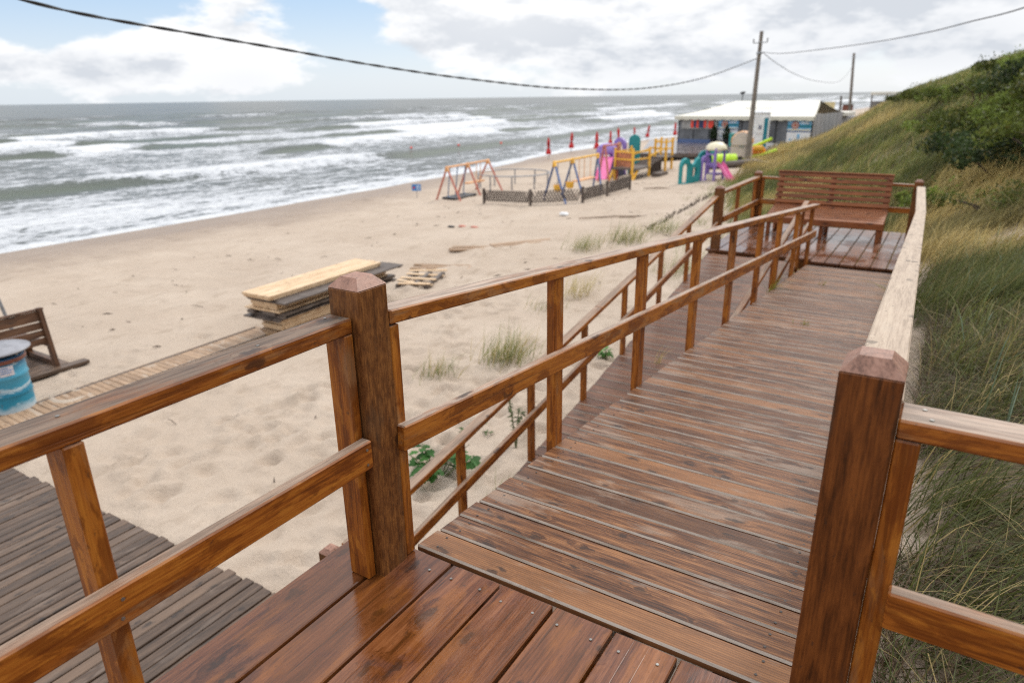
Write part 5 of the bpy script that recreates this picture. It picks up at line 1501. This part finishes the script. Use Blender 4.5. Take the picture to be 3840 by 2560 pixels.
def dune_grass():
    r = np.random.default_rng(3)
    out = []
    # dune face
    nt = 21000
    b = 7.0 + 57 * r.uniform(0, 1, nt) ** 1.75; at = np.interp(b, TB, TA)
    d = -.3 + 15 * r.uniform(0, 1, nt) ** 1.15; a = at + d
    keep = (a > np.where(b < 12.4, 1.55, -99))
    keep &= ~((((a - 2.7) / .85) ** 2 + ((b - 12.0) / 1.1) ** 2 < 1) & (r.uniform(0, 1, nt) < .93))
    n1 = fbm(a * .5, b * .5, 21, 4); n2 = fbm(a * 1.3 + 9, b * 1.3, 22, 4)
    keep &= r.uniform(0, 1, nt) < sm((n2 * .5 + n1 * .5 - .20) / .14) * sm((d + .5) / 1.3)
    a, b, d = a[keep], b[keep], d[keep]
    k = np.where(b < 22, 15, 9); A = np.repeat(a, k); B = np.repeat(b, k); n = len(A)
    tuft = np.repeat(np.arange(len(a)), k)
    sp = .10 + .006 * B
    A = A + r.normal(0, 1, n) * sp; B = B + r.normal(0, 1, n) * sp
    Z = terrain(A, B) - .02
    field = fbm(A * .30 + 5, B * .16 + 2, 91, 3) + (vnoise(tuft * 1.7 + .3, tuft * .37, 5) - .5) * .16
    dd = A - np.interp(B, TB, TA)
    st = sm((field - .42) / .10) * sm((8.6 - dd) / 3.0) * .92
    st = np.maximum(st, (r.uniform(0, 1, n) < .10) * .8)
    gr = np.where((r.uniform(0, 1, n) < .45)[:, None], MARRAM, GREEN)
    base = gr * (1 - st[:, None]) + STRAW * st[:, None]
    base = base * r.uniform(.65, 1.25, (n, 1))
    L = r.uniform(.38, .72, n) * (1 + .25 * st); w = (.007 + .00055 * B) * r.uniform(.7, 1.3, n)
    az = .35 + r.normal(0, .45, n) + (vnoise(tuft * .91 + .2, tuft * .13, 8) - .5) * 1.5; lean = np.clip(r.normal(.75, .28, n), .15, 1.5)
    dk = sm((fbm(A * .55 + 31, B * .35 + 7, 93, 3) - .52) / .07)[:, None] * .55; base = base * (1 - dk) + DARK * r.uniform(.7, 1.6, (n, 1)) * dk
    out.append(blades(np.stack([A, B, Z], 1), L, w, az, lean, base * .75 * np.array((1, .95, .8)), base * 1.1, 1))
    # near slope: dead thatch
    n = 46000
    B = -2.2 + 13.2 * r.uniform(0, 1, n); A = 1.62 + 7.5 * r.uniform(0, 1, n) ** 1.7
    f = fbm(A * .8 + 3, B * .8, 95, 3) + .22 * np.exp(-((B - 4.6) / 2.4) ** 2) * np.exp(-((A - 3.0) / 1.6) ** 2)
    keep = r.uniform(0, 1, n) < sm((f - .40) / .13)
    A, B = A[keep], B[keep]; n = len(A); Z = terrain(A, B)
    c = BROWN * r.uniform(.5, 1.7, (n, 1)); c = c * (1 - .5 * r.uniform(0, 1, (n, 1)) * 0) + 0; q = r.uniform(0, 1, n) < .10; c[q] = STRAW * r.uniform(.4, .8, (q.sum(), 1)); q = r.uniform(0, 1, n) < .30; c[q] = np.array((.085, .10, .028)) * r.uniform(.5, 1.4, (q.sum(), 1))
    out.append(blades(np.stack([A, B, Z], 1), r.uniform(.12, .42, n), r.uniform(.0035, .006, n), r.uniform(0, 6.283, n), np.clip(r.normal(1.25, .35, n), .4, 1.9), c, c * 1.05, 2))
    # near slope: long green blades in loose tufts
    nt = 3600
    b = -2.2 + 14.5 * r.uniform(0, 1, nt); a = 1.66 + 7.5 * r.uniform(0, 1, nt) ** 1.5
    f = fbm(a * .55 + 13, b * .45, 97, 3)
    keep = r.uniform(0, 1, nt) < np.clip(.35 + .65 * sm((b - 6.0) / 3.0), 0, 1) * sm((f - .33) / .2) + .25 * (b < 2.5)
    keep &= ~((((a - 2.7) / .85) ** 2 + ((b - 11.9) / 1.2) ** 2 < 1))
    a, b = a[keep], b[keep]; k = np.where(b < 3, 13, 17); A = np.repeat(a, k); B = np.repeat(b, k); n = len(A)
    A = A + r.normal(0, .07, n); B = B + r.normal(0, .07, n); A = np.maximum(A, 1.6); Z = terrain(A, B) - .01
    tz = np.repeat(r.normal(.25, .5, len(a)), k)
    c = np.where((r.uniform(0, 1, n) < .5)[:, None], MARRAM * .55, GREEN * .55) * r.uniform(.6, 1.2, (n, 1)); q = r.uniform(0, 1, n) < .14; c[q] = STRAW * .8
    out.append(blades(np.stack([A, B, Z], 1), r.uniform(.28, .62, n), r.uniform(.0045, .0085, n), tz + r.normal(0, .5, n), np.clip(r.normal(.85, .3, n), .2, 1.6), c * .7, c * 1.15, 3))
    # taller mixed tufts and broad blue green blades spread down the near slope
    nt = 1500
    b = 1.5 + 10.5 * r.uniform(0, 1, nt) ** .7; a = 1.75 + 7 * r.uniform(0, 1, nt) ** 1.3
    f = fbm(a * .5 + 41, b * .4, 98, 3); keep = r.uniform(0, 1, nt) < sm((f - .42) / .12) * sm((b - 1.2) / 5.5)
    keep &= ~((((a - 2.7) / .85) ** 2 + ((b - 11.8) / 1.2) ** 2 < 1))
    a, b = a[keep], b[keep]; A = np.repeat(a, 15); B = np.repeat(b, 15); n = len(A); A = A + r.normal(0, .09, n); B = B + r.normal(0, .09, n); A = np.maximum(A, 1.62)
    st = np.repeat(r.uniform(0, 1, len(a)), 15); c = np.where((st < .30)[:, None], STRAW * .6, np.where((st < .7)[:, None], GREEN, MARRAM)) * r.uniform(.45, 1.05, (n, 1))
    out.append(blades(np.stack([A, B, terrain(A, B) - .01], 1), r.uniform(.35, .62, n), r.uniform(.007, .012, n), .4 + r.normal(0, .6, n) + (np.repeat(r.uniform(0, 1, len(a)), 15) - .5) * 2, np.clip(r.normal(.8, .3, n), .15, 1.5), c * .7, c * 1.1, 7))
    n = 260
    B = 2.5 + 9 * r.uniform(0, 1, n); A = 1.9 + 4.5 * r.uniform(0, 1, n) ** 1.4
    c = np.array((.17, .235, .15)) * r.uniform(.7, 1.2, (n, 1))
    out.append(blades(np.stack([A, B, terrain(A, B)], 1), r.uniform(.4, .7, n), r.uniform(.012, .02, n), r.uniform(-1, 2.2, n), np.clip(r.normal(.6, .3, n), .1, 1.3), c * .7, c * 1.15, 8))
    # straw seed heads standing above the slope
    n = 1500
    B = 7 + 26 * r.uniform(0, 1, n) ** 1.3; A = np.maximum(np.interp(B, TB, TA) + 11 * r.uniform(0, 1, n), np.where(B < 12.5, 1.7, -99)); f = fbm(A * .4, B * .4, 99, 3); keep = f > .5; A, B = A[keep], B[keep]; n = len(A)
    c = STRAW * r.uniform(.8, 1.25, (n, 1))
    out.append(blades(np.stack([A, B, terrain(A, B)], 1), r.uniform(.7, 1.0, n), r.uniform(.014, .024, n), .3 + r.normal(0, .25, n), np.clip(r.normal(.7, .15, n), .3, 1), c * .6, c * 1.1, 4))
    # thin growth along the dune foot by the bench landing
    nt = 230
    s = r.uniform(0, 1, nt); b = 11.5 + 24 * s; a = np.interp(b, TB, TA) + r.normal(-.1, .7, nt)
    keep = ~((a > -1.7) & (b < 12.4)); a, b = a[keep], b[keep]; A = np.repeat(a, 12); B = np.repeat(b, 12); n = len(A)
    A = A + r.normal(0, .12, n); B = B + r.normal(0, .12, n)
    c = np.where((r.uniform(0, 1, n) < .6)[:, None], MARRAM, GREEN * 1.2) * r.uniform(.7, 1.3, (n, 1))
    out.append(blades(np.stack([A, B, terrain(A, B)], 1), r.uniform(.15, .5, n), r.uniform(.006, .014, n), .3 + r.normal(0, .9, n), np.clip(r.normal(.7, .3, n), .1, 1.4), c * .8, c * 1.15, 6))
    vs = []; fs = []; cs = []; o = 0
    for v, f, c in out: vs.append(v); fs.append(f + o); cs.append(c); o += len(v)
    ob = npmesh('dune_grass', np.concatenate(vs), np.concatenate(fs), 3, M['grass'], np.clip(np.concatenate(cs), 0, 1))
    tag(ob, 'wind blown green and straw coloured grass covering the dune slope', 'grass', kind='stuff')


dune_grass()


def tuft(a, b, rx, ry, n, L, lab, col=MARRAM, seed=1, cat='grass tuft', group='grass tufts on open sand', name='grass_tuft', lean=.55, z=None, w=.006, az=.35):
    r = np.random.default_rng(seed)
    n = int(n * .85); A = r.normal(0, rx * .45, n); B = r.normal(0, ry * .45, n)
    z0 = T(a, b) if z is None else z
    Z = (terrain(A + a, B + b) - z0) if z is None else 0 * A
    c = np.where((r.uniform(0, 1, n) < .6)[:, None], col, col * np.array((.7, .75, .5))) * r.uniform(.7, 1.3, (n, 1)); q = r.uniform(0, 1, n) < .25; c[q] = STRAW * .9
    v, f, cc = blades(np.stack([A, B, Z], 1), r.uniform(.45, 1.1, n) * L * 1.2, r.uniform(.7, 1.4, n) * w * 1.25, az + r.normal(0, .8, n), np.clip(r.normal(lean, .3, n), .05, 1.5), c * .8, c * 1.15, seed)
    ob = npmesh(name, v, f, 3, M['grass'], np.clip(cc, 0, 1)); ob.location = (a, b, z0)
    tag(ob, lab, cat, group)


tuft(-4.75, 6.25, .35, .4, 150, .42, 'pale thin grass tuft on the sand left of the largest tuft', seed=1)
tuft(-4.15, 7.3, .45, .5, 420, .62, 'largest green grass tuft on the sand seen between the ramp handrail and mid rail', seed=2)
tuft(-7.0, 15.9, .5, .6, 300, .6, 'grass tuft just above the ramp handrail, leftmost along the dune foot', seed=3)
tuft(-6.4, 17.4, .7, .7, 420, .68, 'taller grass tuft above the ramp handrail in the middle of the dune foot row', seed=4)
tuft(-5.9, 19.4, .6, .7, 320, .6, 'grass tuft above the ramp handrail nearest the line of twigs', seed=5)
tuft(-4.9, 11.4, .35, .5, 170, .7, 'yellowing tall tuft seen under the ramp handrail in its second gap', STRAW * .8 + MARRAM * .3, seed=6)
tuft(-5.0, 10.2, .45, .5, 90, .4, 'sparse grass tuft low on the sand under the ramp handrail', seed=7)
tuft(-3.6, 14.2, .6, .9, 260, .6, 'loose grass tuft beside the outer post of the bench landing', seed=8)
tuft(-1.9, 3.6, .12, .2, 40, .35, 'few thin grass blades at the edge of the lower ramp', seed=9)
tuft(.0, 6.65, .05, .12, 46, .36, 'weedy green blades growing up beside the left edge of the upper ramp', GREEN * 1.4, seed=10, z=rz(6.65) - .12, group='weeds along the upper ramp', cat='weed', name='weed')
tuft(1.34, 6.9, .05, .25, 60, .42, 'tall yellow green weeds leaning over the right edge of the upper ramp', np.array((.22, .20, .05)), seed=11, z=rz(6.9) - .1, group='weeds along the upper ramp', cat='weed', name='weed', lean=.9, az=2.6)
tuft(.45, 7.3, .05, .03, 16, .07, 'tiny green sprout between planks near the end of the upper ramp', GREEN * 1.6, seed=12, z=rz(7.3), group='weeds along the upper ramp', cat='weed', name='weed')
tuft(.62, 5.0, .06, .03, 14, .06, 'tiny green sprout between planks in the middle of the upper ramp', GREEN * 1.6, seed=13, z=rz(5.0), group='weeds along the upper ramp', cat='weed', name='weed')
tuft(-.95, 5.6, .03, .06, 10, .3, 'few straw stalks rising through the planks of the lower ramp', STRAW, seed=14, z=lz(5.6), group=None, cat='weed', name='weed')


def leafplant(a, b, lab, name, n, spread, h, leaf, col, seed, lobed=False, stems=5):
    r = np.random.default_rng(seed); o = seat(a, b); t = thing(name, lab, 'plant', o)
    m = MB(); P_ = []; N_ = []
    for k in range(stems):
        th = 6.283 * k / stems + r.normal(0, .4); tip = V((math.cos(th) * spread * r.uniform(.4, 1), math.sin(th) * spread * r.uniform(.4, 1), h * r.uniform(.55, 1)))
        pts = [V((0, 0, -.05)), tip * .5 + V((0, 0, h * .12)), tip]; m.tube(pts, [.009, .007, .003], 5)
        for j in range(n // stems):
            f = r.uniform(.25, 1); p = (pts[1] * (2 * f) if f < .5 else pts[1].lerp(tip, 2 * f - 1)); P_.append(p)
    m.build('stem', plain('stem_green_' + name, (.10, .12, .04), .6), t)
    vs = []; fs = []; cs = []
    for p in P_:
        th = r.uniform(0, 6.283); X = V((math.cos(th), math.sin(th), r.uniform(-.5, .45))).normalized(); Y = V((-math.sin(th), math.cos(th), r.normal(0, .35))).normalized(); Zl = X.cross(Y); s = leaf * r.uniform(.6, 1.2)
        out = [(0, 0), (.2, .22), (.35, .18), (.5, .40), (.66, .24), (.8, .26), (1, 0)] if lobed else [(0, 0), (.25, .16), (.5, .21), (.75, .15), (1, 0)]
        k0 = len(vs); c = col * r.uniform(.7, 1.35)
        for x, y in out: vs.append(p + X * (x * s) - Zl * (.22 * s * x * x)); vs.append(p + X * (x * s) + Y * (y * s) - Zl * (.22 * s * x * x - .12 * y * s)); vs.append(p + X * (x * s) - Y * (y * s) - Zl * (.22 * s * x * x - .12 * y * s)); cs += [c] * 3
        for i in range(len(out) - 1):
            q = k0 + 3 * i; fs += [(q, q + 3, q + 4, q + 1), (q, q + 2, q + 5, q + 3)]
    f_ = npmesh('leaves', np.array([tuple(v) for v in vs]), np.array(fs), 4, M['leaf'], np.array(cs)); f_.parent = t


leafplant(-2.80, 3.75, 'broad leaved bright green plant on the sand behind the foot of the lower ramp railing', 'leafy_plant', 84, .55, .42, .16, np.array((.05, .145, .03)), 3, True, 8)
leafplant(-2.43, 4.83, 'thin upright plant with small leaves on the sand beside the lower ramp', 'slender_plant', 110, .14, .78, .06, np.array((.10, .13, .05)), 5, False, 4)
leafplant(-2.75, 8.1, 'small bright green seedling on the sand beside the middle of the lower ramp', 'seedling', 26, .15, .2, .11, np.array((.10, .22, .05)), 6, True, 6)
leafplant(-3.1, 4.9, 'little creeping plant on the sand left of the slender plant', 'creeping_plant', 40, .3, .12, .06, np.array((.09, .16, .05)), 7, False, 6)


# purple flower on the dune side
o = seat(1.75, 7.6, .18); m = MB()
for k in range(9): m.lathe((random.uniform(-.03, .03), random.uniform(-.03, .03), random.uniform(0, .05)), [(.001, -.004), (.006, 0), (.001, .005)], 6)
t = thing('wild_flower', 'tiny purple wild flower beside the pale ramp handrail on the dune', 'flower', o)
m.build('petals', M['purple'], t); m = MB(); m.tube([(0, 0, -.2), (.01, 0, .01)], .003, 5); m.build('stem', M['twig'], t)


# ---- shrubs on the dune
def shrub(a, b, h, rad, n, lab, tone, seed, leaf=.075):
    if b > 15.1: rad *= 1.4; h *= .92; n = int(n * 1.75); tone = tone * 1.25
    r = np.random.default_rng(seed); o = seat(a, b, -.03); t = thing('dune_shrub', lab, 'shrub', o, 0, 'shrubs on the dune crest')
    nc = int(16 + 10 * rad)
    th = r.uniform(0, 6.283, nc); q = np.sqrt(r.uniform(0, 1, nc)); C_ = np.stack([rad * q * np.cos(th) + .15 * h, rad * q * np.sin(th), h * (.32 + .62 * r.uniform(.15, 1, nc) * np.sqrt(1 - .75 * q ** 2))], 1)
    sz = r.uniform(.16, .34, nc) * (.6 + .4 * h)
    k = r.integers(0, nc, n); u = r.normal(0, 1, (n, 3)); u /= np.linalg.norm(u, axis=1, keepdims=True); rr = r.uniform(.35, 1.05, (n, 1)) ** .6
    P_ = C_[k] + u * rr * sz[k][:, None] * np.array((1, 1, .72))
    st = r.uniform(0, 1, n) < .05; P_[st] += (u[st] * .16 + np.array((.14, 0, .12)))
    P_[:, 2] = np.maximum(P_[:, 2], .02)
    X = u * .6 + r.normal(0, .6, (n, 3)) + np.array((.75, .15, .2)); X /= np.linalg.norm(X, axis=1, keepdims=True)
    W = r.normal(0, 1, (n, 3)); Y = np.cross(X, W); Y /= np.linalg.norm(Y, axis=1, keepdims=True)
    s = (leaf * r.uniform(.6, 1.35, n))[:, None]
    v = np.stack([P_, P_ + X * s * .5 + Y * s * .27, P_ + X * s, P_ + X * s * .5 - Y * s * .27], 1).reshape(-1, 3); f = np.arange(4 * n).reshape(-1, 4)
    ck = r.uniform(.5, 1.7, nc)[k][:, None] * r.uniform(.7, 1.3, (n, 1)); col = tone * ck
    yl = r.uniform(0, 1, n) < .08; col[yl] = np.array((.16, .15, .035))
    f_ = npmesh('foliage', v, f, 4, M['leaf'], np.repeat(np.clip(col, 0, 1), 4, 0)); f_.parent = t
    for j in range(4):
        c = C_[r.integers(0, nc)]; m = MB(); m.tube([(r.normal(0, .08), r.normal(0, .08), -.1), (c[0] * .5, c[1] * .5, c[2] * .5 + .05), tuple(c)], [.03, .02, .007], 6); m.build('stem', M['twig'], t)


G1 = np.array((.072, .088, .017)); G2 = np.array((.10, .13, .025)); G3 = np.array((.032, .050, .016))
SH = [(2.0, 22.0, 1.0, .9, G1, 'dark shrub with bare stems at the left end of the crest thicket'), (2.9, 20.3, 1.25, 1.0, G2, 'bushy green shrub in the middle of the crest thicket'),
      (3.75, 19.0, 1.7, 1.1, G1, 'tallest dark shrub at the right edge on the dune skyline'), (2.35, 18.6, .95, .9, G3, 'very dark low shrub on the slope below the crest thicket'),
      (3.2, 16.8, 1.15, 1.0, G1, 'dense shrub at the right edge halfway down the dune'), (4.4, 21.6, 1.5, 1.2, G2, 'light green shrub behind the tallest one on the skyline'),
      (1.25, 24.2, .75, .9, G2, 'lighter low shrub left of the crest thicket'), (2.1, 26.5, .95, .9, G1, 'round shrub on the skyline just left of the thicket'),
      (3.1, 24.0, 1.2, 1.0, G3, 'dark shrub on the skyline behind the middle of the thicket'), (1.0, 30.0, .75, .8, G2, 'small shrub on the skyline where the dune drops'),
      (.2, 35.0, .6, .8, G1, 'small dark bush farther down the dune skyline'), (-.9, 40.0, .5, .8, G1, 'lowest dark bush on the far dune skyline'),
      (2.35, 14.7, .45, .8, G2, 'low green bush on the slope right of the bench'), (3.3, 13.6, .5, .9, G1, 'low dark bush at the right edge above the bare sand patch'),
      (1.5, 16.6, .4, .7, G2, 'small green bush just behind the right end of the bench'), (3.3, 11.0, .35, .7, G1, 'dark creeping bush at the right edge below the bare sand patch'),
      (2.5, 17.3, .8, .8, G3, 'dark shrub low on the slope straight above the bench right end'), (3.9, 15.2, .9, .9, G1, 'wide dark shrub at the right edge above the low green bush'), (1.75, 20.4, .8, .8, G3, 'dark shrub at the lower left foot of the crest thicket'),
      (4.5, 27.0, 1.0, 1.0, G1, 'rounded shrub breaking the skyline left of the tallest shrub'), (5.7, 25.5, 1.2, 1.1, G3, 'dark shrub highest on the skyline at the right edge'), (3.5, 30.0, .9, .9, G2, 'pale green shrub on the skyline above the straw coloured slope'), (2.5, 33.5, .8, .9, G1, 'small dark shrub on the skyline above the farther green slope'), (6.8, 23.5, 1.2, 1.1, G1, 'shrub cut by the right edge just under the skyline')]
for k, (a, b, h, rad, tone, lab) in enumerate(SH): shrub(a, b, h, rad, int(2600 * rad * (.5 + .5 * h)), lab, tone, 100 + k, .085 if b > 15 else .06)

# dead sticks lying on the near slope
for k, (a, b, L, az, lab) in enumerate(((2.25, 2.7, .9, .45, 'dark dead stick lying on the dune behind the right foreground railing'), (2.5, 1.7, .7, .2, 'shorter dead stick nearer the right foreground railing'))):
    o = seat(a, b, .05); m = MB(); d = V((math.cos(az), math.sin(az), .38)) * (L / 2)
    m.tube([-d, V((.0, .03, .02)), d], [.010, .009, .004], 6); m.tube([(0, .03, .02), tuple(d * .5 + V((.05, .14, .03)))], [.006, .002], 5)
    ob = m.build('dead_stick', M['twig']); tag(ob, lab, 'stick'); ob.location = o
